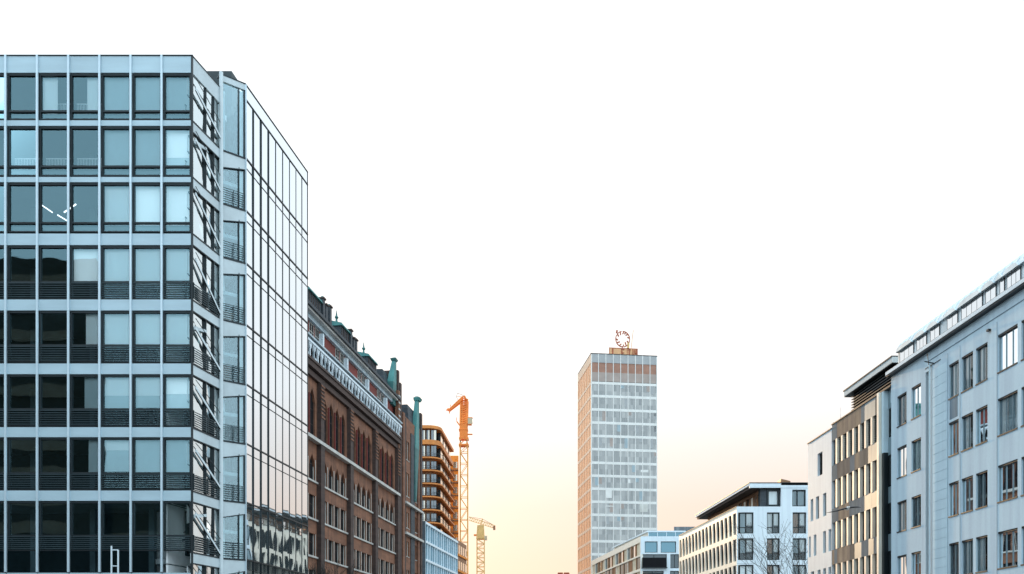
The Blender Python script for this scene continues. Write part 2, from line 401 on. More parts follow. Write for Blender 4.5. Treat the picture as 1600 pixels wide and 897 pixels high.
# ---- the stair bay between front and curtain wall
SA = Fac(300, 50.0, 800, P=A0)
pA = (-0.325 * 52.87, 52.87); d = (pA[0]-A0[0], pA[1]-A0[1]); LA = math.hypot(*d)
SA.U = (d[0]/LA, d[1]/LA); SA.N = (SA.U[1], -SA.U[0])
pB = (-0.2974 * 53.8, 53.8)
SN = Fac(345, 52.87, 800, P=pA); d = (pB[0]-pA[0], pB[1]-pA[1]); LN = math.hypot(*d)
SN.U = (d[0]/LN, d[1]/LN); SN.N = (SN.U[1], -SN.U[0])
SB = Fac(383.6, 53.8, 1017, P=pB)
LB = SB.u(480.6)
FZ = [zf(y) for y in (187, 275, 363.5, 467, 567, 667, 766)] + [zf(862), zf(955)]
ZT = SB.z(383.6, 132)
# bay A
b = MB(SA)
b.box(0.05, LA, -0.15, 0, zf(113), zf(87.5), 'slab_white'); b.box(0.03, LA, -0.4, 0.04, zf(87.5), zf(86.2), 'dark_frame')
b.build('bay_fascia', office)
tops = [zf(113)] + [z-.68 for z in FZ[:-1]]
rb = random.Random(3)
for i, z in enumerate(FZ):
    MB(SA).box(0.05, LA-0.08, -0.14, 0.0, z-0.62, z-0.08, 'slab_white').build('bay_fascia', office)
    b = MB(SA)
    b.box(0.05, LA-.05, -0.16, 0.03, z-.08, z, 'dark_frame'); b.box(0.05, LA-.05, -0.12, 0.02, z-.68, z-.62, 'dark_frame')
    for u in (0.02, LA*0.46, LA*0.74): b.box(u, u+0.06, -0.13, 0.025, z, tops[i], 'dark_frame')
    b.build('bay_mullion', office)
    for ga, gb_ in ((.08, LA*.46), (LA*.46+.06, LA*.74), (LA*.74+.06, LA-.05)):
        t1, t2 = rb.uniform(-.035, .035), rb.uniform(-.03, .03); bb = MB(SA)
        bb.poly8([SA.at(ga, -.10+t2, z+.001), SA.at(gb_, -.10-t2, z+.001), SA.at(gb_, -.08-t2, z+.001), SA.at(ga, -.08+t2, z+.001), SA.at(ga, -.10+t1, tops[i]-.001), SA.at(gb_, -.10-t1, tops[i]-.001), SA.at(gb_, -.08-t1, tops[i]-.001), SA.at(ga, -.08+t1, tops[i]-.001)], 'bay_glass').build('bay_glass', office)
    # what shows behind the bay glass: a flight of stairs, a white blind, a dark opening
    b = MB(SA)
    if i % 3 == 1: b.prism([(0.12, z+1.9), (LA*.46, z+2.15), (LA*.46, z+2.3), (0.12, z+2.1)], .03, .08, 'slab_white')
    o1, o2 = rb.uniform(-.25, .25), rb.uniform(-.3, .2)
    b.prism([(LA*.08, z+2.0+o1), (LA-.12, z+.35+o2), (LA-.12, z+.50+o2), (LA*.08, z+2.18+o1)], .04, .10, 'column_white')
    b.bar(SA.at(LA*.08, .08, z+1.98+o1), SA.at(LA-.12, .08, z+.33+o2), .04, 'dark_frame')
    b.bar(SA.at(LA*.08, .08, z+2.6+o1*.5), SA.at(LA-.12, .08, z+1.3+o2), .03, 'dark_frame')
    b.prism([(0.2, z+.6), (LA-.1, z+2.0), (LA-.1, z+2.12), (0.2, z+.72)], -.75, -.7, 'dark_frame')
    b.bar(SA.at(.12, -.3, tops[i]-.1), SA.at(LA*.46, -.3, z+1.9), .07, 'dark_frame'); b.bar(SA.at(LA*.46, -.3, z+1.9), SA.at(LA-.1, -.3, tops[i]-.5), .06, 'dark_frame')
    b.bar(SA.at(.12, -.35, z+1.5), SA.at(LA-.1, -.35, z+.3), .05, 'dark_frame')
    b.prism([(.15, tops[i]-.1), (LA*.4, z+2.0), (.15, z+1.6)], -.42, -.4, 'blind_light')
    b.prism([(LA*.5, z+1.7), (LA*.72, z+1.2), (LA*.72, z+2.2), (LA*.5, tops[i]-.2)], -.6, -.58, 'interior' if i % 2 else 'stair_teal')
    b.box(LA*.55, LA*(.7+.2*rb.random()), -1.5, -1.4, z, tops[i]-.5*rb.random(), 'interior')
    b.box(0.1, LA-.05, -1.7, -1.6, z-.6, tops[i], 'blind_light')
    b.build('bay_stair', office)
    b = MB(SA)
    if i >= 3:
        for k in range(7): b.box(0.08, LA-.12, 0.03, 0.06, z+.10+.125*k, z+.145+.125*k, 'louvre_metal')
        b.box(LA*.5, LA*.53, 0.0, 0.06, z+.05, z+.95, 'louvre_metal'); b.box(0.08, .14, 0.0, 0.06, z+.05, z+.95, 'louvre_metal')
    else:
        for k in range(12): b.box(0.15+k*(LA-.3)/12, 0.17+k*(LA-.3)/12, -0.5, -0.48, z, z+.95, 'dark_frame')
        b.box(.1, LA-.15, -0.52, -0.47, z+.95, z+1.0, 'dark_frame')
    b.build('bay_railing', office)
# notch N with stair flights and landings
b = MB(SN)
b.box(0.0, LN, -0.12, 0.0, ZT-0.35, ZT, 'slab_white'); b.box(-.05, LN+.03, -0.5, 0.03, ZT, ZT+.06, 'dark_frame')
b.build('landing_fascia', office)
ntop = [ZT-.35] + [z-.72 for z in FZ[:-1]]
for i, z in enumerate(FZ):
    MB(SN).prism([(0.12, z-1.02), (LN-.05, z-.72), (LN-.05, z-.10), (0.12, z-.10)], -0.13, 0.0, 'slab_white').build('landing_fascia', office)
    b = MB(SN); b.box(0.1, LN, -0.16, 0.03, z-.10, z, 'dark_frame')
    for u in (LN-.07, LN*.72): b.box(u, u+.04, -0.14, 0.02, z, ntop[i], 'dark_frame')
    b.bar(SN.at(.14, -.01, z-1.04), SN.at(LN-.05, -.01, z-.74), .05, 'dark_frame')
    b.build('stair_mullion', office)
    MB(SN).box(0.1, LN-.02, -0.10, -0.08, z+.001, ntop[i], 'stair_glass').build('stair_glass_screen', office)
    bb = MB(SN); bb.box(LN*.80, LN*.97, -.3, -.28, z+.02, ntop[i], 'blind_light'); bb.box(LN*.15, LN*.38, -.9, -.88, z+.02, ntop[i], 'blind_light' if i % 2 else 'blind_mid')
    if i % 3 == 1: bb.box(LN*.45, LN*.66, -.5, -.45, z+1.4, ntop[i], 'interior')
    bb.build('stair_bright_sheet', office)  # pale sheets added to brighten the dim stairwell
    if 1 <= i < 8:
        b = MB(SN)
        for k in range(7): b.box(0.1, LN-.1, 0.03, 0.05, z+.12+.13*k, z+.15+.13*k, 'louvre_metal')
        for u in (.1, LN*.5, LN-.14): b.box(u, u+.03, 0.0, 0.05, z, z+.95, 'louvre_metal')
        b.build('stair_railing', office)
MB(SN).tube(SN.at(-0.02, 0.12, 0), SN.at(-0.02, 0.12, ZT+.05), 0.115, 0.115, 'column_white', 12).build('corner_column', office, smooth=False)
zs = FZ[::-1]
for i in range(len(zs)-1):
    lo, hi = zs[i], zs[i+1]; mid = (lo+hi)/2
    b = MB(SN)
    b.poly8([SN.at(-2.6,-1.6,lo-.25), SN.at(0.3,-1.6,mid-.25), SN.at(0.3,-0.5,mid-.25), SN.at(-2.6,-0.5,lo-.25), SN.at(-2.6,-1.6,lo), SN.at(0.3,-1.6,mid), SN.at(0.3,-0.5,mid), SN.at(-2.6,-0.5,lo)], 'slab_white')
    b.poly8([SN.at(-2.6,-2.9,hi-.25), SN.at(0.3,-2.9,mid-.25), SN.at(0.3,-1.7,mid-.25), SN.at(-2.6,-1.7,hi-.25), SN.at(-2.6,-2.9,hi), SN.at(0.3,-2.9,mid), SN.at(0.3,-1.7,mid), SN.at(-2.6,-1.7,hi)], 'slab_white')
    b.box(0.3, LN-.1, -2.9, -0.4, mid-.2, mid, 'slab_white')
    st = b.build('stair_flight', office)
    b = MB(SN)
    b.bar(SN.at(-2.6, -0.45, lo+1.0), SN.at(0.3, -0.45, mid+1.0), 0.05, 'dark_frame')
    for k in range(9):
        t = k/8; b.bar(SN.at(-2.6+2.9*t, -0.45, lo+(mid-lo)*t), SN.at(-2.6+2.9*t, -0.45, lo+1+(mid-lo)*t), 0.025, 'dark_frame')
    b.build('handrail', st)
b = MB(SN)
b.box(-3.0, LN, -3.3, -3.1, 0, ZT-.4, 'slab_white')
for i, z in enumerate(FZ):
    b.box(LN*.35, LN*.62, -3.08, -3.0, z-3.3, z-1.2, 'interior')
    b.box(-3.0, LN, -3.1, -2.0, z-.4, z-.1, 'slab_white')
b.box(LN*0.05, LN*0.62, -0.9, -0.3, zf(482), zf(450), 'bronze')
b.box(LN*0.1, LN*0.5, -0.9, -0.3, zf(582), zf(540), 'tower_brown')
b.build('stairwell_wall', office)
# curtain wall
MP = [383.6, 395.3, 407.5, 419, 430.6, 441.6, 452.2, 462.2, 471.6, 480.6]
MU = [SB.u(p) for p in MP]
zbt = SB.z(383.6, 154.7)
b = MB(SB)
b.box(0.02, LB, -0.2, 0.0, zbt, ZT, 'mirror_glass'); b.build('parapet_panel', office)
b = MB(SB)
b.box(0.0, LB+.02, -0.5, 0.04, ZT, ZT+.05, 'dark_frame')
b.box(0.0, LB, -0.05, 0.05, zbt-.04, zbt+.02, 'dark_frame')
for i, z in enumerate(FZ[:]):
    b.box(0, LB, -0.05, 0.05, z-.05, z+.035, 'dark_frame'); b.box(0, LB, -0.05, 0.035, z-.615, z-.58, 'dark_frame')
for i, u in enumerate(MU):
    b.box(u-.02, u+.02, -0.05, 0.07 if i < 4 else 0.03, 1.0, zbt if 0 < i < 9 else ZT, 'dark_frame' if i else 'metal_fin')
b.build('curtain_wall_grid', office)
edges = [zbt] + FZ + [1.0]
for i in range(len(edges)-1):
    for j in range(9):
        mm = 'mirror_glass' if i < 8 else 'dark_glass'
        rnd = random.Random(i*31+j).uniform(-0.006, 0.006)
        bb = MB(SB)
        ua, ub, z0, z1 = MU[j]+.03, MU[j+1]-.03, edges[i+1]+.05, edges[i]-.07
        bb.poly8([SB.at(ua,-.04,z0), SB.at(ub,-.04,z0), SB.at(ub,0.005+rnd,z0), SB.at(ua,0.005-rnd,z0), SB.at(ua,-.04,z1), SB.at(ub,-.04,z1), SB.at(ub,0.003+rnd,z1), SB.at(ua,0.007-rnd,z1)], mm)
        bb.build('curtain_panel', office)
b = MB()
b.slab([SB.at(0.0,-0.06)[:2], SB.at(LB,-0.06)[:2], SB.at(LB,-22)[:2], (SB.at(0,-22)[0], SB.at(0,-22)[1]), (A0[0]-4, 57.0), (A0[0]+0.2, 56.8)], 0, ZT-.02, 'interior')
b.build('rear_block', office)
zp = 62.0
b = MB()
pf = FrontFac(322, 57.0)
q_ = lambda p, D: ((p-CX)/FPX*D, D)
b.slab([q_(322, 57), q_(362, 57), q_(371.5, 57.9), q_(332, 57.9)], ZT-.5, CZ+(HY-111)/FPX*57, 'roof_dark')
b.build('roof_plant_room', office)

# ================================================================== BRICK WAREHOUSE
BF = Fac(480, 80.0, 1010)
bw = thing('brick_warehouse', 'long brown brick warehouse with pointed windows, white attic gallery and green copper dormers', 'warehouse', BF.at(0)[:2] + (0,))
up = lambda p: BF.u(p)
PC = [up(498), up(544.3), up(583.4), up(618.5)]
per = (PC[3]-PC[1])/2
PC = [PC[0]-2*per, PC[0]-per] + PC
cz = CZ
UE = PC[-1]
b = MB(BF); b.box(PC[0]-.5, UE+0.5, -16, -0.62, 0, cz+31.0, 'brick_dark'); b.build('inner_wall', bw)
rowsW = [(cz+5.6, cz+8.1, 0), (cz+9.4, cz+11.4, 0), (cz+12.8, cz+14.9, 0), (cz+16.25, cz+18.7, 1), (cz+20.0, cz+24.6, 2)]
bays = []
for k in range(1, len(PC)-1):
    a, c = PC[k]+.55, PC[k+1]-.55; w = (c-a)
    cols = []
    n = 4; gap = 0.34; m0 = 0.35; ww = (w-2*m0-(n-1)*gap)/n
    for i in range(n): cols.append((a+m0+i*(ww+gap), a+m0+i*(ww+gap)+ww))
    bays.append((a, c, cols))
cols_bay0 = [(PC[1]-.55-(c1-bays[0][0])-.0, PC[1]-.55-(c0-bays[0][0])) for c0, c1 in bays[0][2]][::-1]
allc = [c for _, _, cs in bays for c in cs]
b = MB(BF)
wall_grid(b, PC[1], UE, 0, cz+25.6, [(z0, z1, allc) for z0, z1, k in rowsW], -0.6, 0.0, 'brick_tan')
# pointed arch heads fill the top corners of the openings
for z0, z1, kind in rowsW:
    if not kind: continue
    for a, c in allc:
        h = (c-a)*.85; m = (a+c)/2
        for sgn, e in ((1, a), (-1, c)):
            b.prism([(e, z1-h), (e, z1+.001), (m, z1+.001), (m-sgn*(c-a)*.12, z1-h*.22), (e+sgn*(c-a)*.12, z1-h*.6)], -0.22, -0.004, 'brick_tan')
b.box(PC[0], PC[1], -.6, 0, 0, cz+25.6, 'brick_tan')
b.build('wall', bw)
for u in PC[1:]:
    b = MB(BF)
    w = .48
    b.box(u-w, u+w, 0.0, 0.42, 0, cz+19.7, 'brick_dark'); b.box(u-w*.9, u+w*.9, 0.0, 0.40, cz+20.1, cz+25.4, 'brick_dark')
    for i in range(9): b.box(u-w*.95, u+w*.95, 0.40, 0.47, cz+22.2+i*.36, cz+22.34+i*.36, 'brick_tan')
    b.build('pilaster', bw)
for zz, h, m, o in ((19.72, .30, 'stone_light', .5), (16.05, .16, 'stone_light', .16), (12.6, .16, 'stone_light', .16), (9.2, .16, 'stone_light', .16), (25.4, .5, 'brick_dark', .3), (26.0, .55, 'brick_dark', .6)):
    b = MB(BF); b.box(PC[0], UE+.4, 0.001, o, cz+zz, cz+zz+h, m); b.build('string_course', bw)
for (a, c, cols) in bays:
    for z0, z1, kind in rowsW:
        for i, (wa, wb) in enumerate(cols):
            f = MB(BF); fm = 'mullion_cream' if kind < 2 else 'brick_dark'
            f.box(wa, wa+.05, -.24, -.14, z0, z1, fm); f.box(wb-.05, wb, -.24, -.14, z0, z1, fm)
            for t in ((.62,) if kind < 2 else (.3, .6, .84)): f.box(wa+.05, wb-.05, -.22, -.19, z0+(z1-z0)*t-.02, z0+(z1-z0)*t+.02, 'brick_dark')
            w = f.build('window', bw)
            MB(BF).box(wa+.05, wb-.05, -.23, -.21, z0, z1, 'void_glass').build('pane', w)
            if kind < 2: MB(BF).box(wb, wb+.09, .001, .03, z0, z1-.5*kind, 'mullion_cream').build('jamb', w)
            elif i < 3: MB(BF).box(wb+.08, wb+.19, 0.001, .14, z0, z1-.7, 'brick_red').build('jamb', w)
# arcaded white gallery, z 26.6 - 28.6
b = MB(BF)
b.box(PC[0], UE+.3, -.5, .2, cz+26.55, cz+28.4, 'void_glass')
b.box(PC[0], UE+.3, -.3, .75, cz+28.45, cz+28.62, 'glazed_band'); b.box(PC[0], UE+.3, .55, .70, cz+28.0, cz+28.2, 'white_paint')
b.box(PC[0], UE+.3, -.3, .72, cz+26.5, cz+26.72, 'brick_dark')
gb = b.build('gallery', bw)
b = MB(BF); u = PC[0]+.4; i = 0
while u < UE:
    b.box(u-.07, u+.07, .45, .60, cz+26.7, cz+28.0, 'white_paint' if i % 3 else 'glazed_band')
    m = u+.48
    for sg, e in ((1, u+.1), (-1, u+.86)):
        b.prism([(e, cz+27.45), (e, cz+28.02), (m, cz+28.02), (e+sg*.2, cz+27.86)], .45, .62, 'white_paint')
    if i % 2: b.box(u-.05, u+.4, .63, .67, cz+26.72, cz+26.95, 'glazed_band')
    u += .96; i += 1
b.build('arcade', gb)
# attic storey with red brick and white-framed lights, z 28.6 - 31.2
b = MB(BF); b.box(PC[0], UE+.2, -.6, -.35, cz+28.62, cz+30.75, 'brick_red'); b.box(PC[0], UE+.2, -.6, -.05, cz+30.72, cz+31.15, 'glazed_band')
b.box(PC[0], UE+.3, -.5, .35, cz+31.15, cz+31.35, 'stone_light'); b.box(PC[0], UE+.35, -.5, .55, cz+31.35, cz+31.62, 'slate')
b.build('attic_wall', bw)
u = PC[1]+.3; i = 0
while u < UE-1.2:
    if i % 5 not in (3, 4):
        window(BF, bw, u, u+1.0, cz+28.75, cz+30.65, n=-.34, fw=.045, fm='mullion_cream', pm='void_glass', mull=(.5,), trans=(.6,), name='attic_window', t=.05)
    if i % 5 == 1: MB(BF).box(u+1.02, u+1.3, -.34, .1, cz+28.65, cz+30.4, 'white_paint').build('attic_pier', bw)
    u += 1.38; i += 1
b = MB(BF)   # main roof, sloping back
b.xprism([(.3, cz+31.62), (-8, cz+33.6), (-16, cz+31.62)], PC[0], UE-2.0, 'slate'); b.build('roof', bw)
def dormer(ua, ub, zt):
    f = MB(BF)
    f.box(ua+.15, ub, -3.0, -.1, cz+31.6, zt-.55, 'slate')
    for t in range(6): f.box(ua+.3+t*(ub-ua-.4)/6, ua+.36+t*(ub-ua-.4)/6, -.1, -.04, cz+31.7, zt-.6, 'brick_dark')
    d_ = f.build('dormer', bw)
    f = MB(BF)
    f.xprism([(.12, zt-.55), (.0, zt-.30), (-1.2, zt), (-3.0, zt-.3), (-3.0, zt-.55)], ua, ub, 'copper_green'); f.build('copper_roof', d_)
    f = MB(BF)
    c = ua+.8
    f.tube(BF.at(c, -.8, zt-.1), BF.at(c, -.8, zt+.35), .16, .09, 'copper_dark'); f.tube(BF.at(c, -.8, zt+.35), BF.at(c, -.8, zt+.55), .09, .22, 'copper_dark')
    f.tube(BF.at(c, -.8, zt+.55), BF.at(c, -.8, zt+.7), .22, .1, 'copper_dark'); f.tube(BF.at(c, -.8, zt+.7), BF.at(c, -.8, zt+1.25), .1, .02, 'copper_dark')
    f.build('finial', d_)
def pinnacle(u, zt, w=.3, hook=True):
    f = MB(BF)
    f.box(u-w, u+w, -.5, .1, cz+31.6, zt, 'slate'); f.box(u-w*1.25, u+w*1.25, -.6, .2, zt, zt+.14, 'brick_dark')
    if hook: f.bar(BF.at(u+w*.3, -.2, zt+.14), BF.at(u+w*1.6, -.2, zt+.42), .18, 'copper_dark')
    f.build('pinnacle', bw)
for du, zz in ((0, 32.75), (per, 32.75), (2*per, 32.6)):
    b0 = up(482.5)+du
    dormer(b0, b0+(up(503)-up(482.5)), cz+zz+1.0)
for px, zz in ((505, 33.2), (509.5, 32.9), (515.5, 33.15), (548, 33.1), (552.5, 32.6), (556, 32.7)):
    pinnacle(up(px), cz+zz+.5, .24, px in (515.5, 556, 505))
# cross wing: steep slate roof and copper spire on brick pinnacle
gw = MB(BF)
ua, ub = up(609), up(616.5)
gw.xprism([(-.4, cz+31.6), (-.9, cz+34.3), (-6.5, cz+34.6), (-9, cz+31.6)], ua, ub, 'slate'); gw.build('cross_roof', bw)
def spire(fr, par, u, n, z0, z1, w0, w1, zd):
    f = MB(fr)
    def ring(z, w, g=0): return [fr.at(u+a, n+c, z) for a, c in ((-w*1.5-g, -w-g), (g, -w-g), (g, g), (-w*1.5-g, g))]
    f.loft(ring(zd, w0*1.1), ring(z0, w0*1.1), 'copper_dark'); f.loft(ring(z0, w0), ring(z1, w1), 'copper_green')
    f.build('spire', par)
    f = MB(fr); f.loft(ring(z1, w1, .08), ring(z1+.25, w1, .18), 'copper_dark'); f.loft(ring(z1+.25, w1, .18), ring(z1+.5, w1*.6, -.05), 'copper_dark'); f.build('spire_cap', par)
us = up(618.8)
spire(BF, bw, us, .05, BF.z(618, 600), BF.z(618, 565), .82, .40, cz+30.5)
b = MB(BF)
b.box(us-.25, us+.35, -.05, .40, cz+25.5, BF.z(619, 611), 'brick_tan')
for i in range(8): b.box(us-.3, us+.4, .39, .45, cz+26.1+i*.8, cz+26.3+i*.8, 'stone_light')
b.box(us-.25, us+.35, -.05, .4, cz+19, cz+25.4, 'brick_dark'); b.box(us-.2, us+.3, -.05, .35, 0, cz+18.9, 'brick_tan')
b.build('brick_pinnacle', bw)
for a_, c_, n_, y_ in ((.5, 1.1, .12, 581), (1.15, 1.8, .22, 598), (1.9, 2.7, .38, 641)):
    MB(BF).box(us+a_, us+c_, -3, n_, 0, BF.z(623, y_), 'brick_dark' if y_ < 600 else 'brick_tan').build('end_pier', bw)

# ================================================================== SECOND BRICK HOUSE (gable, behind)
GF = Fac(480, 80.0, 1010)
g0, g1 = up(629.5), up(657)
gh = thing('brick_gable_house', 'dark brick gabled house with slate roof and tall green copper spire beside the long warehouse', 'house', GF.at(g0)[:2] + (0,))
b = MB(GF); b.box(g0, g1, -14, -.5, 0, cz+29.0, 'brick_dark'); b.build('inner_wall', gh)
wc = [(GF.u(633), GF.u(635.7)), (GF.u(636.3), GF.u(639.2))]
wd = [(GF.u(648), GF.u(650.0)), (GF.u(650.5), GF.u(652))]
rws = [(z0, z1, wc+wd) for z0, z1 in ((cz+6.0,cz+7.6),(cz+9.4, cz+11.3), (cz+13.0, cz+14.9), (cz+16.6, cz+18.6), (cz+20.6, cz+23.6), (cz+25.2, cz+27.6))]
b = MB(GF); wall_grid(b, g0, g1, 0, cz+30.5, rws, -.5, 0, 'brick_tan'); b.build('wall', gh)
for z0, z1, cols in rws:
    for a, c in cols: window(GF, gh, a, c, z0, z1, n=-.3, fw=.1, fm='mullion_cream', trans=(.6,), sill='stone_light', t=.12)
for px, w, o, m, zt in ((631.3, .45, .15, 'brick_dark', 30.2), (644, .9, .12, 'slate', 29.0), (652.5, .4, .2, 'brick_tan', 30.5), (656, .4, .25, 'brick_dark', 32.8)):
    MB(GF).box(GF.u(px)-w, GF.u(px)+w, 0.0, o, 0, cz+zt, m).build('pier', gh)
b = MB(GF)
for zz in (19.4, 15.6): b.box(g0, g1, .001, .5, cz+zz, cz+zz+.28, 'stone_light')
b.build('string_course', gh)
b = MB(GF); b.xprism([(-.1, cz+29), (-.4, cz+32.7), (-8, cz+32.7), (-12, cz+29)], GF.u(641), GF.u(653.5), 'slate'); b.build('roof', gh)
u2 = GF.u(650.3)
f = MB(GF)
def rg(u, w, n0, n1, z): return [GF.at(u-w, n0, z), GF.at(u+w, n0, z), GF.at(u+w, n1, z), GF.at(u-w, n1, z)]
f.loft(rg(u2-1.2, .25, -.3, .3, cz+20.5), rg(u2-.3, 1.0, -.55, .22, cz+27.6), 'copper_dark')
f.loft(rg(u2-.3, 1.0, -.55, .22, cz+27.6), rg(u2+.35, .4, -.2, .22, cz+34.0), 'copper_green'); f.build('spire', gh)
f = MB(GF); f.loft(rg(u2+.35, .5, -.3, .4, cz+34.0), rg(u2+.35, .6, -.35, .6, cz+34.35), 'copper_green'); f.loft(rg(u2+.35, .6, -.35, .6, cz+34.35), rg(u2+.35, .3, -.1, .2, cz+34.6), 'copper_dark'); f.build('spire_cap', gh)
# ================================================================== LOW GLASS BUILDING
LF = Fac(664, 174.0, 1013)
lg = thing('low_glass_building', 'low office building with blue glass and white vertical fins below the balcony apartments', 'office building', LF.at(0)[:2] + (0,))
lu1 = LF.u(714)
zt = LF.z(664, 815)
b = MB(LF); b.box(0, lu1, -14, -.3, 0, zt-.3, 'interior'); b.box(-.35, 0, -14, .1, 0, zt, 'slate'); b.build('wall', lg)
fl = [zt-.55-3.55*k for k in range(0, 7)]
b = MB(LF); b.box(-.1, lu1+.2, -14, .25, zt-.45, zt, 'white_paint')
for z in fl[1:]: b.box(0, lu1, -.2, .22, z, z+.42, 'white_paint')
b.build('floor_band', lg)
b = MB(LF); n = 15
for i in range(n+1):
    u = lu1*(i/n); b.box(u-.09, u+.09, -.1, .16, 0, zt-.4, 'white_paint' if i % 3 else 'metal_fin')
b.build('vertical_fin', lg)
for k in range(len(fl)-1):
    MB(LF).box(0.02, lu1, -.2, -.1, fl[k+1]+.4, fl[k]+.1, 'blue_glass').build('window_band', lg)

# ================================================================== BALCONY APARTMENTS
D0 = 225.0
def xy(px, D): return ((px-CX)/FPX*D, D)
ap = thing('balcony_apartment_house', 'brown apartment tower with rounded corner balconies beside the orange crane', 'apartment building', xy(686, D0) + (0,))
def off(poly, d):   # rough outward offset from the centroid side: front towards camera and right
    return [(x + (d if i in (1,2,3,4) else 0), y - (d if i in (0,1,2) else 0)) for i, (x, y) in enumerate(poly)]
c0 = xy(682.5, D0); far = xy(703, 250)
base = [(c0[0]-22, D0), c0, (c0[0]+1.1, D0+1.2), far, (far[0]-20, 252)]
def grown(d, r=2.2):
    dx, dy = far[0]-c0[0], far[1]-c0[1]; l = math.hypot(dx, dy); nx, ny = dy/l, -dx/l
    pts = [(c0[0]-22, D0-d)]
    for i in range(7):
        a = math.pi/2*i/6*.98
        pts.append((c0[0]-r+(d+r)*math.sin(a), D0+r-(d+r)*math.cos(a)))
    pts += [(far[0]+nx*d, far[1]), (far[0]-20, 252)]
    return pts
ztop = CZ+(HY-666)/FPX*D0
fz = [CZ+(HY-y)/FPX*D0 for y in (692, 716.5, 736.5, 757, 777.5, 798, 818, 839, 860, 881, 902, 923, 944, 965, 986)]
b = MB(); b.slab(grown(-.6), 0, ztop-.5, 'bronze'); b.build('wall', ap)
b = MB(); b.slab(grown(1.1), ztop-.75, ztop, 'copper_sun_glow'); b.build('roof', ap)
AF = FrontFac(682.5, D0-.0)
for i, z in enumerate(fz):
    if i < 8:
        b = MB(); b.slab(grown(1.35 if i else 1.0), z-(.55 if i == 0 else .12), z+(.6 if i == 0 else .2), 'copper_sun_glow'); w_ = b.build('balcony', ap)
    if 0 < i < 7:
        zz = z+1.0
        b = MB()
        pts = grown(1.3)[:9]
        for p, q in zip(pts[:-1], pts[1:]):
            b.bar((p[0], p[1], zz+.15), (q[0], q[1], zz+.15), .07, 'dark_frame')
        for p, q in zip(pts[:-1], pts[1:]):
            k = max(1, int(math.hypot(q[0]-p[0], q[1]-p[1])/1.0))
            for t in range(k): 
                x = p[0]+(q[0]-p[0])*t/k; y = p[1]+(q[1]-p[1])*t/k
                b.bar((x, y, z), (x, y, zz+.15), .05, 'dark_frame')
        b.build('railing', w_)
    hi = ztop-.75 if i == 0 else fz[i-1]-.5
    if i < 10:
        for px0, px1, m in ((659, 664.5, 'curtain'), (666.5, 671.5, 'window_dark'), (673.5, 682, 'curtain_dim')):
            if i == 0: m = 'curtain'
            f = MB(AF); ua, ub = AF.u(px0), AF.u(px1)
            f.box(ua, ub, .62-.0 - .62, .10, z+.5, hi-.2, 'dark_frame')
            w_ = f.build('window', ap)
            f = MB(AF)
            f.box(ua+.08, (ua+ub)/2-.04, .1, .13, z+.6, hi-.3, 'window_glass_o'); f.box((ua+ub)/2+.04, ub-.08, .1, .13, z+.6, hi-.3, 'window_glass_l' if m == 'curtain' else 'window_glass_o')
            f.build('pane', w_)
        dx, dy = far[0]-c0[0], far[1]-c0[1]; l = math.hypot(dx, dy)
        SFc = Fac(700, 200, 800, P=(c0[0]+.6, c0[1]+1.5)); SFc.U = (dx/l, dy/l); SFc.N = (SFc.U[1], -SFc.U[0])
        for k in range(4):
            f = MB(SFc); ua = 2+k*5.2
            f.box(ua, ua+3.6, -.8, -.05, z+.45, hi-.2, 'dark_frame'); w_ = f.build('window', ap)
            MB(SFc).box(ua+.1, ua+3.5, -.05, -.02, z+.55, hi-.3, 'window_glass_l').build('pane', w_)
# rear wing, sun glow put into its orange colour
wing = thing('sun_glow_rear_wing', 'plain block coloured with orange sun glow right behind the balcony apartments, ending at the crane', 'building', xy(706, 262) + (0,))
b = MB(); p0, p1, p2 = xy(690, 256), xy(716.5, 256), xy(716.3, 275)
zw = CZ+(HY-712)/FPX*256
b.slab([p0, p1, p2, (p0[0], 275)], 0, zw, 'bronze_sun_glow'); b.build('wall', wing)
WFc = FrontFac(690, 256)
for k in range(13):
    z = zw-3.6*(k+1)
    if z < 2: break
    MB(WFc).box(WFc.u(708), WFc.u(714.5), 0, .12, z, z+1.8, 'window_glass_l').build('window', wing)
    MB(WFc).box(WFc.u(690), WFc.u(716.5), 0.001, .3, z-.7, z-.4, 'bronze').build('string_course', wing)
# low brown block right of the glass building
lb = thing('low_brown_block', 'low rust brown block squeezed between the blue glass offices and the crane mast', 'building', xy(714, 206) + (0,))
b = MB(LF); ub0, ub1 = lu1+.35, LF.u(729)
b.box(ub0, ub1, -12, 0, 0, LF.z(714, 843), 'bronze'); b.build('wall', lb)
for k in range(5):
    zz = LF.z(714, 843)-3.6*k-3
    MB(LF).box(ub0, ub1, .001, .35, zz-.6, zz-.2, 'bronze_sun_glow').build('string_course', lb)
    for j in range(4): MB(LF).box(ub0+1+j*(ub1-ub0-1)/4, ub0+1+(j+.6)*(ub1-ub0-1)/4, 0.001, .1, zz, zz+1.9, 'window_glass_l').build('window', lb)

# ================================================================== TOWER CRANES
def lattice(par, name, cx, cy, w, z0, z1, step, m, t=.22, m2=None):
    b = MB(); h = w/2; m2 = m2 or m
    for sx in (-h, h):
        for sy in (-h, h): b.bar((cx+sx, cy+sy, z0), (cx+sx, cy+sy, z1), t, m)
    z = z0; k = 0
    while z < z1-.01:
        zn = min(z+step, z1)
        for s in (-h, h):
            a, c = ((-h, h) if k % 2 else (h, -h))
            b.bar((cx+a, cy+s, z), (cx+c, cy+s, zn), t*.55, m2); b.bar((cx+s, cy+a, z), (cx+s, cy+c, zn), t*.55, m2)
            b.bar((cx-h, cy+s, zn), (cx+h, cy+s, zn), t*.6, m2); b.bar((cx+s, cy-h, zn), (cx+s, cy+h, zn), t*.6, m2)
        z = zn; k += 1
    return b.build(name, par)
DC = 240.0
def P(px, py, D): return ((px-CX)/FPX*D, D, CZ+(HY-py)/FPX*D)
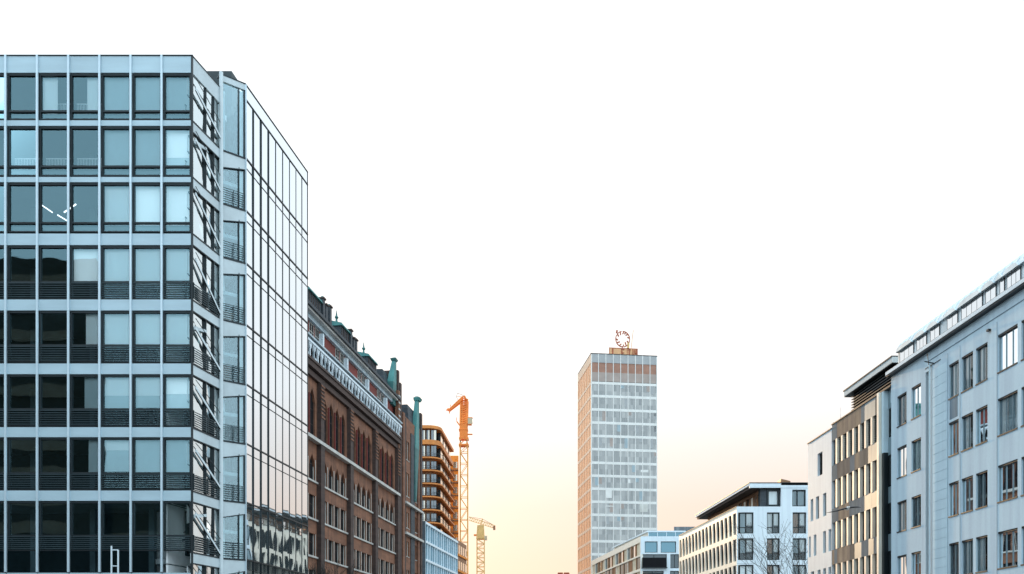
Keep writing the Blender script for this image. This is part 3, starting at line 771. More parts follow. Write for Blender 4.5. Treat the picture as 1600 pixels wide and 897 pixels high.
x0 = (725-CX)/FPX*DC
cr = thing('tower_crane', 'tall orange luffing tower crane with hooked jib standing beside the brown apartments', 'crane', (x0, DC, 0))
lattice(cr, 'mast', x0, DC, 2.0, 0, P(0, 697, DC)[2], 3.0, 'mast_orange', .24)
b = MB(); h = 1.2
b.box if 0 else None
cf = FrontFac(725, DC)
b.fr = cf
z1, z2 = P(0, 697, DC)[2], P(0, 686, DC)[2]
b.box(-1.35, 1.3, -1.2, 1.2, z1-.1, z1+.35, 'crane_orange'); b.box(-1.3, 1.25, -1.2, 1.2, z2-.25, z2+.2, 'crane_orange')
for s in (-1.15, 1.1):
    b.bar(cf.at(s, 1, z1), cf.at(s*.6, 1, z2), .25, 'crane_orange'); b.bar(cf.at(s*.5, 1, z1), cf.at(s, 1, z2), .25, 'crane_yellow')
b.bar(cf.at(-1.2, 1, z1), cf.at(.7, 1, z2), .2, 'crane_orange')
b.build('slewing_ring', cr)
b = MB(cf)
z3 = P(0, 664, DC)[2]
b.box(-1.15, 1.0, -1.1, 1.1, z2+.2, z3, 'crane_orange'); b.box(-1.35, 1.1, -1.2, 1.2, z2+2.2, z2+2.45, 'crane_orange')
b.box(1.0, 2.3, .2, .9, z2+1.0, z2+1.2, 'crane_orange')
b.bar(cf.at(-1.1, 1, z3-.4), cf.at(-1.85, 1.2, z3+.6), .25, 'crane_orange'); b.bar(cf.at(-1.85, 1.2, z3+.6), cf.at(-2.0, 1.2, z3+1.7), .16, 'crane_orange')
b.build('machine_deck', cr)
b = MB(cf); zc0, zc1 = P(0, 664.5, DC)[2], P(0, 655, DC)[2]
b.prism([(1.1, zc0), (2.0, zc0), (2.3, zc0+.4), (2.2, zc1), (1.1, zc1)], .2, 1.4, 'cab_grey'); cb = b.build('cab', cr)
b = MB(cf); b.box(1.1, 2.32, .15, 1.45, zc1, zc1+.15, 'crane_orange'); b.box(1.2, 2.1, .15, 1.45, zc0-.15, zc0, 'crane_orange'); b.build('cab_frame', cb)
b = MB(cf); zj = P(0, 624, DC)[2]
# luffed jib seen almost end on: a deep lattice box leaning away
for s in (-.95, .85):
    b.bar(cf.at(s, 1.0, z3), cf.at(s+.1, .3, zj), .42, 'crane_orange'); b.bar(cf.at(s, -1.0, z3), cf.at(s+.1, -2.2, zj), .42, 'crane_orange')
k = 0; z = z3
while z < zj-.3:
    zn = min(z+.62, zj)
    b.bar(cf.at(-.95, 1.0-.1*k, z), cf.at(.9, 1.0-.1*k, zn), .34, 'crane_orange'); b.bar(cf.at(.9, .9-.1*k, z), cf.at(-.95, .9-.1*k, zn), .34, 'crane_orange')
    if z < z3+5.2: b.box(-.8, .8, -1.2, -.7, z, zn, 'crane_orange')
    z = zn; k += 1
b.build('jib_base', cr)
b = MB(cf)
tip = P(699.5, 642, DC); el = P(725.5, 620, DC); eb = P(721, 627, DC)
q = lambda p, dy: (p[0], p[1]+dy, p[2])
for dy in (-.8, .8):
    b.bar(q(el, dy), q(P(728, 625, DC), dy), .5, 'crane_orange'); b.bar(q(P(724, 620.5, DC), dy), q(tip, dy*.4), .34, 'crane_orange', .2); b.bar(q(eb, dy), q(P(702, 643, DC), dy*.4), .34, 'crane_orange', .2)
    b.bar(q(P(731, 626, DC), dy), q(P(730.5, 664, DC), dy), .2, 'crane_orange')
    for i in range(7):
        t = i/7; a = [P(724, 620.5, DC)[j]*(1-t)+tip[j]*t for j in range(3)]; t2 = (i+.6)/7; c = [eb[j]*(1-t2)+P(702, 643, DC)[j]*t2 for j in range(3)]
        b.bar(q(a, dy*(1-.6*t)), q(c, dy*(1-.6*t)), .22, 'crane_orange')
b.bar(P(701, 638, DC), P(697.5, 641.5, DC), .3, 'crane_orange'); b.bar(P(703, 640, DC), P(702, 646, DC), .25, 'crane_orange')
b.build('jib', cr)
b = MB(cf)
b.bar(P(725, 618, DC), P(715, 614.5, DC), .09, 'dark_frame'); b.bar(P(715, 614.5, DC), P(713, 620, DC), .09, 'dark_frame'); b.bar(P(713, 620, DC), P(716, 626, DC), .09, 'dark_frame')
b.bar(P(714, 620, DC), P(721, 620, DC), .12, 'crane_orange'); b.bar(P(704.5, 632, DC), P(703, 636, DC), .14, 'crane_orange')
b.build('a_frame', cr)

DC2 = 330.0
x2 = (751-CX)/FPX*DC2
c2 = thing('tower_crane', 'smaller pale yellow tower crane with short angled jib, far down the street', 'crane', (x2, DC2, 0))
c2['label'] = 'smaller pale yellow tower crane with a short jib, farther off down the street'
lattice(c2, 'mast', x2, DC2, 2.7, 0, P(0, 842, DC2)[2], 1.7, 'crane_yellow', .30)
b = MB(); f2 = FrontFac(751, DC2); b.fr = f2
zz = P(0, 842, DC2)[2]
b.prism([(-1.6, zz), (1.5, zz), (1.2, P(0, 821, DC2)[2]), (-1.2, P(0, 821, DC2)[2])], -.9, .9, 'crane_yellow'); b.box(1.4, 2.4, .2, 1.2, zz-.6, zz+1.0, 'cab_grey'); b.box(-2.5, -1.3, 0, .8, zz+1, zz+1.6, 'crane_orange')
b.build('machine_deck', c2)
def boom(pl, pr, hw, m, n, t=.22):
    b = MB()
    for i in range(n):
        a, c = i/n, (i+1)/n
        A_ = [pl[j]*(1-a)+pr[j]*a for j in range(3)]; B_ = [pl[j]*(1-c)+pr[j]*c for j in range(3)]
        up_ = (0, 0, hw*(1-.4*abs(a-.4)))
        U_ = tuple(A_[j]+up_[j] for j in range(3)); V_ = tuple(B_[j]+up_[j] for j in range(3)); mid = tuple((A_[j]+B_[j])/2+(up_[j]) for j in range(3))
        b.bar(A_, B_, t, m); b.bar(U_, V_, t, m); b.bar(A_, mid, t*.7, m); b.bar(mid, B_, t*.7, m)
    return b
boom(P(733, 813, DC2), P(774, 826, DC2), 1.3, 'crane_yellow', 11).build('jib', c2)
b = MB(); b.box if 0 else None
b.bar(P(754, 811, DC2), P(733, 807.5, DC2), .12, 'dark_frame'); b.bar(P(754, 811, DC2), P(774, 822, DC2), .12, 'dark_frame'); b.bar(P(751, 820, DC2), P(754, 810.5, DC2), .4, 'crane_yellow')
b.build('tie_rod', c2)
b = MB(f2); b.box(f2.u(770.5), f2.u(774), -.5, .5, P(0, 828, DC2)[2], P(0, 822, DC2)[2], 'bronze'); b.build('counterweight', c2)

# ================================================================== OFFICE TOWER
TR = Fac(923.5, 270.0, 11936); TL = Fac(923.5, 270.0, 624, side=-1)
tw = thing('office_tower', 'tall slim office tower with grey glass, white floor bands, a flank coloured as if sunlit and rooftop sign', 'tower', TR.at(0)[:2] + (0,))
ue, ul = TR.u(1027), TL.u(903)
ztw = TR.z(923.6, 552.5)
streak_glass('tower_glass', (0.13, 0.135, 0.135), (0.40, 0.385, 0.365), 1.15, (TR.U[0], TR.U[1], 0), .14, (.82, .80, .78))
streak_glass('tower_glass_sun_tint', (0.55, 0.25, 0.12), (0.74, 0.42, 0.25), .9, (TL.U[0], TL.U[1], 0), .25, (1.0, .72, .52), 3)  # flank panes carry the low sun's orange in their colour
b = MB()
cn = [TR.at(0.1, -.25)[:2], TR.at(ue-.1, -.25)[:2]]
far_ = (TR.at(ue-.1, -.25)[0]+TL.U[0]*ul, TR.at(ue-.1, -.25)[1]+TL.U[1]*ul)
b.slab([TR.at(.4, -.32)[:2], TR.at(ue-.1, -.32)[:2], far_, TL.at(ul, -.25)[:2]], 0, ztw-.3, 'interior'); b.build('inner_wall', tw)
ys = [595.9, 616.6, 637.6, 658.2, 679, 699.8, 720.9, 741.2, 761.6, 781.9, 802.3, 822.9, 843.6, 864.1, 884.5] + [905+20.5*i for i in range(6)]
yz = [TR.z(924, y) for y in ys]
for F_, e, gm, wm in ((TR, ue, 'tower_glass', 'tower_white'), (TL, ul, 'tower_glass_sun_tint', 'tower_frame_sun_tint')):
    b = MB(F_); b.box(0, e, -.3, 0, TR.z(924, 566), ztw, 'tower_grey' if F_ is TR else 'tower_frame_sun_tint'); b.box(-.05, e, -.4, .08, ztw, ztw+.18, 'dark_frame'); b.build('parapet', tw)
    MB(F_).box(0, e, -.3, -.12, TR.z(924, 581), TR.z(924, 566), 'tower_brown' if F_ is TR else 'tower_glass_sun_tint').build('window_band', tw)
    MB(F_).box(0, e, -.3, -.08, TR.z(924, 595), TR.z(924, 581), 'tower_taupe' if F_ is TR else 'tower_glass_sun_tint').build('window_band', tw)
    for i, z in enumerate(yz):
        hi = z; lo = z-.78; nx = yz[i+1] if i+1 < len(yz) else 0
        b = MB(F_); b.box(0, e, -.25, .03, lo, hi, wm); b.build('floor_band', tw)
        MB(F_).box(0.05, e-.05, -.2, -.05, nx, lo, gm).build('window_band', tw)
    b = MB(F_); npan = 9 if F_ is TR else 8
    for i in range(npan+1):
        u = e*i/npan; k = .10 if 0 < i < npan else .28
        b.box(max(0, u-k), min(e, u+k), -.04, .07 if i else .06, 0, ztw-(.2 if i in (0, npan) else 0), wm if F_ is TR else wm)
    if F_ is TR:
        for i in range(npan*3):
            if i % 3: u = e*i/npan/3; b.box(u-.035, u+.035, -.06, -.01, 0, TR.z(924, 597), 'tower_grey')
    b.build('mullion', tw)
# a few lit or open windows
for px0, px1, y0, y1, m in ((946, 956, 764, 778, 'tower_white'), (1000, 1012, 785, 800, 'mullion_cream'), (1001, 1013, 734, 738, 'tower_white'), (981, 985, 749, 755, 'tower_white'), (947, 959, 790, 791.5, 'tower_white')):
    MB(TR).box(TR.u(px0), TR.u(px1), -.04, .02, TR.z(px0, y1), TR.z(px0, y0), m).build('blind', tw)
tr_ = random.Random(17)
for k in range(34):
    i = tr_.randrange(0, 14); j = tr_.randrange(0, 18); u = ue*j/18
    hi_, lo_ = yz[i]-.82, yz[i+1]+.05; dr = tr_.uniform(.25, 1)
    MB(TR).box(u+.1, u+ue/18-.08, -.045, -.02, hi_-(hi_-lo_)*dr, hi_, tr_.choice(['tower_taupe', 'tower_grey', 'curtain_dim', 'tower_grey', 'tower_taupe'])).build('blind', tw)
# rooftop sign
sg = MB(TR); n_ = -2.0
sz = lambda px, y: TR.z(px, y, n_)
sg.box(TR.u(952, n_), TR.u(996, n_), n_-.25, n_, sz(960, 555.5), sz(960, 544), 'sign_orange')
sign = sg.build('roof_sign', tw)
b = MB(TR)
sp = TR.z(952, 544, n_)
b.box(TR.u(952, n_)-.1, TR.u(996, n_)+.1, n_-.05, n_+.05, sp, sp+.2, 'sign_red')
for px in (952, 958, 980, 996): b.box(TR.u(px, n_)-.08, TR.u(px, n_)+.08, n_, n_+.06, ztw, sp, 'sign_red')
b.build('sign_frame', sign)
b = MB(TR)
def LT(px, ch, w=3.6):
    u = TR.u(px, n_); W = w/FPX*272; H = sp-ztw-.5; z = ztw+.25; t = .28
    segs = {'E': ((0,0,0,1),(0,0,1,0),(0,.5,.8,.5),(0,1,1,1)), 'T': ((.5,0,.5,1),(0,1,1,1)), 'H': ((0,0,0,1),(1,0,1,1),(0,.5,1,.5)), 'I': ((0,0,0,1),)}[ch]
    for x0_, y0_, x1_, y1_ in segs:
        b.box(u+min(x0_,x1_)*W-t/2, u+max(x0_,x1_)*W+t/2, n_+.001, n_+.15, z+min(y0_,y1_)*H-t/2, z+max(y0_,y1_)*H+t/2, 'sign_red')
LT(971.5, 'E'); LT(982, 'T', 2.6); LT(989, 'I'); LT(992, 'H', 2.6); LT(957, 'I')
b.build('sign_letter', sign)
b = MB(TR); cx_, cz_ = TR.u(973, n_), TR.z(973, 530, n_); RR = 12.2/FPX*272
for i in range(36):
    if i in (9, 14, 27): continue
    a0, a1 = 2*math.pi*i/36, 2*math.pi*(i+1)/36
    b.bar(TR.at(cx_+RR*.92*math.cos(a0), n_, cz_+RR*math.sin(a0)), TR.at(cx_+RR*.92*math.cos(a1), n_, cz_+RR*math.sin(a1)), .26, 'sign_red')
for i, ln in ((1, .3), (4, .35), (6, .3), (8, .35), (11, .4), (14, .35), (18, .3), (21, .45), (24, .35), (27, .25), (30, .5), (33, .35)):
    a = 2*math.pi*i/36
    b.bar(TR.at(cx_+RR*.92*math.cos(a), n_, cz_+RR*math.sin(a)), TR.at(cx_+RR*.92*(1-ln)*math.cos(a+.2), n_, cz_+RR*(1-ln)*math.sin(a+.2)), .34, 'sign_red')
b.bar(TR.at(cx_+RR*.75, n_, cz_-RR*.45), TR.at(cx_+RR*.7, n_, cz_-RR*1.15), .6, 'crane_yellow')
b.bar(TR.at(cx_-RR*.8, n_, cz_+RR*.75), TR.at(cx_-RR*.75, n_, cz_+RR*1.1), .5, 'sign_red')
b.bar(TR.at(cx_, n_-.4, cz_-RR), TR.at(cx_, n_-.4, ztw), .22, 'sign_orange'); b.bar(TR.at(cx_+.2, n_-.4, cz_), TR.at(cx_+.2, n_-.4, cz_-RR), .1, 'sign_orange')
b.build('ring_emblem', tw)
MB(TR).bar(TR.at(TR.u(984.5, n_), n_, ztw), TR.at(TR.u(989.5, n_), n_, TR.z(988, 516, n_)), .16, 'sign_orange').build('antenna', tw)

# ================================================================== WHITE FRAME BUILDING
QF = FrontFac(1001, 195.0); QL = Fac(1001, 195.0, 620, side=-1)
wq = thing('white_frame_building', 'white framed flat-roofed house with glass top storey in front of the office tower', 'building', QF.at(0)[:2] + (0,))
zq = lambda y: CZ+(HY-y)/FPX*195
uq = lambda p: QF.u(p)
eQ = QL.u(924); qe = uq(1066)
b = MB(); b.slab([QL.at(.3, -.6)[:2], (QF.at(qe)[0], 195.6), (QF.at(qe)[0], 240), QL.at(eQ, -.6)[:2]], 0, zq(846), 'interior'); b.build('inner_wall', wq)
b = MB(QF)
rowsq = [(zq(863.5), zq(846), [(uq(1007.5), uq(1027.5)), (uq(1032.5), uq(1056.5))]), (zq(888), zq(866), [(0.15, uq(1042)), (uq(1047.5), uq(1061))]), (zq(912), zq(892), [(uq(993)+1.3, uq(1037)), (uq(1047), uq(1061))]), (zq(936), zq(916), [(uq(1006), uq(1037)), (uq(1047), uq(1061))]), (zq(960), zq(940), [(uq(1006), uq(1037)), (uq(1047), uq(1061))])]
wall_grid(b, 0, qe, 0, zq(838), rowsq, -.5, 0, 'white_paint'); b.build('wall', wq)
for i, (z0, z1, cols) in enumerate(rowsq):
    for j, (a, c) in enumerate(cols):
        window(QF, wq, a, c, z0, z1, n=-.4, fw=.14, pm='blue_glass' if i == 0 else 'dark_glass', mull=(.5,) if i else (), sill=None, curtains=None)
b = MB(QF); b.box(0.2, uq(1042), -.3, .9, zq(888), zq(887), 'dark_frame'); b.box(.2, uq(1040), .85, .9, zq(887), zq(872), 'void_glass'); b.build('terrace_balustrade', wq)
b = MB(QL)
wide = [(zq(866.5), zq(847), [(.5, eQ-1)]), (zq(888), zq(869), [(.2, eQ-1)]), (zq(912), zq(892), [(.5, eQ-1)]), (zq(936), zq(916), [(.5, eQ-1)])]
wall_grid(b, 0.01, eQ, 0, zq(838), wide, -.5, 0, 'sunlit_cream'); b.build('wall', wq)
for i, (z0, z1, cols) in enumerate(wide):
    npn = 13
    for k in range(npn):
        a = .5+(eQ-1.5)*k/npn; c = a+(eQ-1.5)/npn
        w_ = MB(QL).box(a, a+.35, -.35, -.02 if i == 0 else -.2, z0, z1, 'bronze' if k % 3 else 'cream_panel').build('window', wq)
        MB(QL).box(a+.35, c, -.38, -.32, z0, z1, ('curtain_warm', 'mirror_glass', 'dark_glass')[(k*7+i*5) % 3] if i == 0 else ('dark_glass', 'dark_glass', 'curtain_warm', 'bronze')[(k*5+i) % 4]).build('pane', w_)
zp0, zp1 = zq(838), zq(829)
b = MB(QF); b.box(uq(1014), uq(1071), -3, -1.2, zp0, zp1-.2, 'blue_glass'); b.build('penthouse_glass', wq)
b = MB(); b.slab([QF.at(uq(1012.5), -1.0)[:2], QF.at(uq(1073), -1.0)[:2], QF.at(uq(1073), -20)[:2], (QL.at(30, -1)[0], QL.at(30, -1)[1])], zp1-.2, zp1+.12, 'white_paint')
for k in range(5): b.box(uq(1014+k*14.2), uq(1014+k*14.2)+.12, -1.25, -1.1, zp0, zp1-.1, 'white_paint', fr=QF)
b.build('penthouse_roof', wq)
b = MB(); b.slab([QF.at(uq(1014), -1.3)[:2], QF.at(uq(1014)+4, -1.3)[:2], (QL.at(30, -1.5)[0]+4, QL.at(30, -1.5)[1]), (QL.at(30, -1.5)[0], QL.at(30, -1.5)[1])], zp0, zp1-.2, 'cream_panel'); b.build('penthouse_wall', wq)
# grey plant room block visible above it
gb = thing('grey_roof_block', 'flat grey block peeping over the white framed house', 'building', xy(1054, 262) + (0,))
b = MB(); b.slab([xy(1053, 215), xy(1096, 215), xy(1096, 230), xy(1054.5, 230)], 0, CZ+(HY-823)/FPX*215, 'panel_grey'); b.build('wall', gb)
gb.location = (xy(1054, 215)[0], 215, 0)
for c in gb.children: c.location = tuple(-v for v in gb.location)
for c in gb.children:
    for v in c.data.vertices: v.co += c.matrix_basis.to_3x3() @ __import__('mathutils').Vector((ORI['grey_roof_block'][0], ORI['grey_roof_block'][1], 0))

# ================================================================== CURVED FIN BUILDING
CF = FrontFac(1151, 120.0); CL = Fac(1151, 120.0, 680, side=-1)
cu = thing('curved_fin_building', 'pale office building with rows of cream lens-shaped fins and a dark overhanging roof', 'office building', CF.at(0)[:2] + (0,))
zc = lambda y: CZ+(HY-y)/FPX*120
uc = lambda p: CF.u(p)
ce, cl_ = uc(1290), CL.u(1061)
b = MB(); b.slab([CL.at(.5, -.8)[:2], (CF.at(ce)[0], 120.8), (CF.at(ce)[0], 146), CL.at(cl_, -.8)[:2]], 0, zc(794), 'interior'); b.build('inner_wall', cu)
b = MB(CF)
lowr = [(z0, z1) for z0, z1 in ((zc(833.6), zc(800.5)), (zc(875), zc(841)), (zc(916), zc(882.5)), (zc(957), zc(924)))]
colsC = [(uc(1153), uc(1177.5)), (uc(1198.4), uc(1218.5)), (uc(1238.5), uc(1260)), (uc(1270), uc(1284))]
wall_grid(b, .02, ce, 0, zc(791.5), [(z0, z1, colsC) for z0, z1 in lowr], -.5, 0, 'white_paint')
wall_grid(b, uc(1220.5), ce, zc(791.5), zc(755), [(zc(791.2), zc(765), [(uc(1238), uc(1259.5)), (uc(1270), uc(1284))])], -.5, 0, 'white_paint')
b.build('wall', cu)
tones = [['curtain', 'bronze', 'curtain_dim'], ['curtain_dim', 'curtain', 'bronze'], ['bronze', 'curtain_dim', 'bronze_sun_glow']]
for i, (z0, z1) in enumerate(lowr):
    for j, (a, c) in enumerate(colsC):
        cm = ('curtain_dim', 'curtain', 'bronze', 'curtain_dim', 'bronze')[(i*3+j) % 5]
        window(CF, cu, a, c, z0, z1, n=-.38, fw=.13, pm='window_glass', mull=(.55,) if j == 0 else (.48,), trans=(.3,), curtains=[(.05, .5, .72 if i else .95, cm), (.6, .95, .6, 'curtain')], t=.1, mw=.1)
window(CF, cu, uc(1238), uc(1259.5), zc(791.2), zc(765), n=-.38, fw=.16, pm='window_glass', mull=(.4,), curtains=[(0.05, .95, .95, 'curtain_dim')], t=.1)
window(CF, cu, uc(1270), uc(1284), zc(791.2), zc(765), n=-.38, fw=.16, pm='window_glass', mull=(.4,))
# set-back storey: dark frame and side glazing
sb = MB(CF); z0, z1 = zc(791.5), zc(762)
sb.box(uc(1190), uc(1220.4), -1.6, -.9, z0, z1, 'interior'); sb.build('inner_wall', cu)
window(CF, cu, uc(1200), uc(1219.8), z0+.1, z1-.1, n=-.7, fw=.25, pm='window_glass', curtains=[(0, 1, .97, 'curtain')], t=.2)
MB(CF).box(uc(1190), uc(1199.8), -.9, -.6, z0, z1, 'slate').build('end_post', cu)
CL2 = Fac(1190, 120.9, 690, side=-1)
e2 = CL2.u(1106)
b = MB(CL2); b.box(0, e2, -1.2, -.3, z0, z1, 'bronze'); b.box(0, e2, -.3, .05, z0, z0+.35, 'bronze'); b.box(0, e2, -.3, .05, z1-.45, z1, 'bronze')
b.build('upper_wall', cu)
for k in range(16):
    a = .3+(e2-.6)*k/16
    w_ = MB(CL2).box(a, a+.14, -.3, .0, z0+.35, z1-.45, 'bronze').build('window', cu)
    MB(CL2).box(a+.14, a+(e2-.6)/16, -.28, -.2, z0+.35, z1-.45, ('pier_cream', 'mirror_glass', 'pier_cream', 'dark_glass')[k % 4]).build('pane', w_)
RL = Fac(1171, 120.0, 712, side=-1)
tipu = RL.u(1086)
p0, p1 = RL.at(0, 0)[:2], RL.at(tipu, 0)[:2]
b = MB(); ra, rb = zc(762.5), zc(755)
b.slab([p0, (CF.at(ce)[0], 120), (CF.at(ce)[0], 146), (p1[0]+6, p1[1]+.3), p1], rb-.28, rb, 'white_paint')
b.slab([(p0[0]+.25, p0[1]+.02), (CF.at(ce)[0], 120.02), (CF.at(ce)[0], 145.8), (p1[0]+6, p1[1]), (p1[0]+.3, p1[1]-.1)], ra+.02, rb-.28, 'roof_soffit')
b.slab([(p0[0]-.05, p0[1]-.05), (CF.at(ce)[0], 119.95), (CF.at(ce)[0], 146), (p1[0]+6, p1[1]+.4), (p1[0]-.05, p1[1]+.1)], rb, rb+.10, 'dark_frame')
b.build('roof', cu)
MB(CF).box(uc(1171.3), ce, -.3, .06, ra+.02, rb-.28, 'white_paint').build('fascia', cu)
b = MB(CF); b.prism([(uc(1222), rb+.1), (uc(1238), rb+.1), (uc(1238), rb+.45), (uc(1223.5), rb+.75)], -2.5, -.8, 'bronze'); b.build('roof_hatch', cu)
# lens-fin facade
bandz = [(zc(801), zc(791.8)), (zc(842), zc(834.6)), (zc(883), zc(876.5)), (zc(925), zc(918)), (zc(967), zc(959))]
b = MB(CL)
for z0, z1 in bandz: b.box(0.0, cl_, -.5, .0, z0, z1, 'sunlit_cream')
b.box(0, cl_, -.5, .05, zc(792.2), zc(791), 'dark_frame'); b.box(0, cl_, -.5, 0, 0, zc(967), 'sunlit_cream')
b.build('fin_band', cu)
NB = 16
for r in range(4):
    z0, z1 = bandz[r+1][1], bandz[r][0]
    h = z1-z0
    for k in range(NB+1):
        uu = cl_*k/NB; P_ = cl_/NB
        L_, R_ = [], []
        for t in range(9):
            q_ = t/8; wv = (2*q_-1)**2      # wide at both ends, slim at the waist
            wdt = P_*(.20+.20*wv); sh = P_*.16*(q_-.5)
            L_.append((uu+sh-wdt*.5, z0+h*q_)); R_.append((uu+sh+wdt*.5, z0+h*q_))
        poly = [(min(max(x, 0), cl_), z) for x, z in L_+R_[::-1]]
        if k == 0: poly = [(0, z0), (.25, z0), (.25, z1), (0, z1)]
        if k == NB: poly = [(cl_-.25, z0), (cl_, z0), (cl_, z1), (cl_-.25, z1)]
        MB(CL).prism(poly, -.20, -.002, 'sunlit_cream').build('lens_fin', cu)
    MB(CL).box(0.1, cl_, -.5, -.22, z0, z1, 'void_glass').build('window_band', cu)

# ================================================================== RIGHT-HAND ROW
GR = Fac(1575, 44.8, 731, side=-1)
uE = GR.u(1392.5)
o_ = GR.at(uE)
RW = Fac(0, 0, 742, side=-1, P=(o_[0], o_[1]))
cz = CZ
# --- gray-blue office (right edge)
gy = thing('blue_grey_office_building', 'smooth blue-grey rendered building with curtained windows and a glazed mansard top storey', 'office building', GR.at(0)[:2] + (0,))
gu = lambda p: GR.u(p)
r0 = gu(1790)
rw = [(cz+14.60, cz+16.5), (cz+11.38, cz+13.25), (cz+8.0, cz+9.85), (cz+4.62, cz+6.47), (cz+1.2, cz+3.1)]
colA = [(gu(1416.5), gu(1401.8)), (gu(1439), gu(1424))]
colB = [(gu(1498), gu(1482.6)), (gu(1520.3), gu(1502.3)), (gu(1543), gu(1524.8))]
colC = [(gu(1590), gu(1559)), (gu(1632), gu(1595.8)), (gu(1672), gu(1650)), (gu(1700), gu(1678)), (gu(1740), gu(1712))]
cf = [(a, c) for a, c in [(min(x), max(x)) for x in colA+colB+colC]]
slot = (gu(1451.3), gu(1446.2))
b = MB(GR)
rr = []
for i, (z0, z1) in enumerate(rw): rr.append((z0, z1, cf))
for z0, z1, cs in rr: pass
wall_grid(b, r0, slot[0], 0, cz+18.0, [(z0, z1, [c for c in cf if c[1] < slot[0]]) for z0, z1 in rw], -.35, 0, 'blue_plaster')
wall_grid(b, slot[1], uE, 0, cz+18.0, [(z0, z1, [c for c in cf if c[0] > slot[1]]) for z0, z1 in rw], -.35, 0, 'blue_plaster')
b.box(slot[0], slot[1], -.35, 0, cz+16.9, cz+18.0, 'blue_plaster'); b.box(slot[0], slot[1], -.35, -.3, 0, cz+16.9, 'dark_frame')
b.build('wall', gy)
MB(GR).box(r0, uE, -14, -.36, 0, cz+18.0, 'interior').build('inner_wall', gy)
b = MB(GR)
for i in range(30):
    z = cz+.3+i*.55
    if z < cz+16.6: b.box(gu(1480), gu(1457.5), .003, .022, z, z+.53, 'blue_plaster_pale')
b.build('ribbed_panel', gy)
b = MB(GR)
for p in (1500.2, 1558, 1456.3, 1481.2): b.box(gu(p)-.012, gu(p)+.012, .001, .012, cz, cz+17.2, 'stain_and_shade')
for z in (17.45,): b.box(r0, gu(1452), .001, .03, cz+z, cz+z+.03, 'stain_and_shade')  # thin dark strip paints the faint shadow below the cornice
b.build('joint_and_shadow_line', gy)
b = MB(GR); b.tube(GR.at(gu(1455), .1, 0), GR.at(gu(1455), .1, cz+17.3), .05, .05, 'blue_plaster_pale', 8); b.tube(GR.at(gu(1449.5), -.2, 0), GR.at(gu(1449.5), -.2, cz+16.7), .06, .06, 'dark_frame', 8); b.build('downpipe', gy)
random.seed(11)
for i, (z0, z1) in enumerate(rw):
    for j, (a, c) in enumerate(cf):
        wide_ = j >= 5
        n = 3 if wide_ else 2
        cur = []
        if wide_:
            for k in range(3): cur.append((k/3+.01, (k+1)/3-.01, 1.0, random.choice(['curtain', 'curtain', 'curtain', 'curtain_dim'])))
            if random.random() < .5: cur.pop(random.randrange(3))
        else:
            for k in range(2): cur.append((k/2+.03, k/2+random.uniform(.3, .47), 1.0, random.choice(['curtain', 'curtain_dim', 'curtain_dim', 'blind_light'])))
            if random.random() < .25: cur.pop(0)
        w_ = window(GR, gy, a, c, z0, z1, n=-.15, fw=.035, fm='panel_blue', pm='window_glass', mull=[q/n for q in range(1, n)], curtains=cur, t=.06, mw=.04)
        f = MB(GR); f.box(a-.01, c+.01, -.15, .035, z0-.07, z0-.002, 'dark_frame'); f.build('sill', w_)
        f = MB(GR); f.box(a, c, -.14, -.02, z1-.09, z1-.002, 'dark_frame'); f.box(a, a+.04, -.14, -.08, z0, z1-.09, 'dark_frame'); f.build('shutter_box', w_)
b = MB(GR); b.box(r0, uE+.1, -.5, .30, cz+18.0, cz+18.10, 'dark_frame'); b.box(r0, uE+.1, -.5, .34, cz+18.10, cz+18.30, 'white_paint'); b.box(r0, uE+.1, -.5, .28, cz+18.30, cz+18.36, 'dark_frame'); b.build('cornice', gy)
b = MB(GR)
b.xprism([(-.45, cz+18.36), (-.45, cz+19.55), (-3.5, cz+19.55), (-3.5, cz+18.36)], r0, uE, 'zinc'); b.build('mansard_wall', gy)
b = MB(GR)
prof = [(-.30, cz+19.55), (-.34, cz+19.72), (-.55, cz+20.05), (-.95, cz+20.38), (-1.6, cz+20.68), (-2.6, cz+20.88), (-6, cz+20.95), (-6, cz+19.5)]
b.xprism(prof, r0, uE+.05, 'zinc')
u = r0+.3
while u < uE:
    for (n0_, z0_), (n1_, z1_) in zip(prof[1:5], prof[2:6]): b.bar(GR.at(u, n0_+.02, z0_+.02), GR.at(u, n1_+.02, z1_+.02), .035, 'zinc')
    u += .62
b.build('curved_roof', gy)
grp = [(1396, 1417, 3), (1422, 1437, 3), (1443, 1457, 2), (1469, 1485, 2), (1491, 1523, 4), (1528, 1544, 2), (1550, 1557, 1), (1561, 1582, 3), (1597, 1640, 5), (1655, 1700, 4)]
for p0_, p1_, n in grp:
    a, c = gu(p1_), gu(p0_)
    w_ = window(GR, gy, a, c, cz+18.42, cz+19.50, n=-.44, fw=.018, fm='dark_frame', pm='mirror_glass', mull=[q/n for q in range(1, n)], t=.04, mw=.022, name='mansard_window')
    f = MB(GR); f.prism([(a-.12, cz+19.5), (c+.12, cz+19.5), (c-.1, cz+19.72), ((a+c)/2, cz+19.80), (a+.1, cz+19.72)], -.6, -.22, 'zinc'); f.build('hood', w_)
b = MB(GR)
b.box(gu(1496.5), gu(1484), .0015, .006, cz+13.4, cz+14.5, 'stain_and_shade'); b.build('rain_stain', gy)
b = MB(GR); b.bar(GR.at(gu(1459), 0, cz+17.15), GR.at(gu(1459), .55, cz+17.25), .05, 'dark_frame'); b.bar(GR.at(gu(1459), .3, cz+17.05), GR.at(gu(1457), .3, cz+17.75), .03, 'dark_frame'); b.bar(GR.at(gu(1470), .02, cz+17.12), GR.at(gu(1446), .02, cz+17.12), .03, 'dark_frame'); b.build('wall_bracket', gy)
b = MB(GR); b.box(gu(1549), gu(1545.5), .02, .16, cz+16.95, cz+17.05, 'dark_frame'); b.build('wall_lamp', gy)

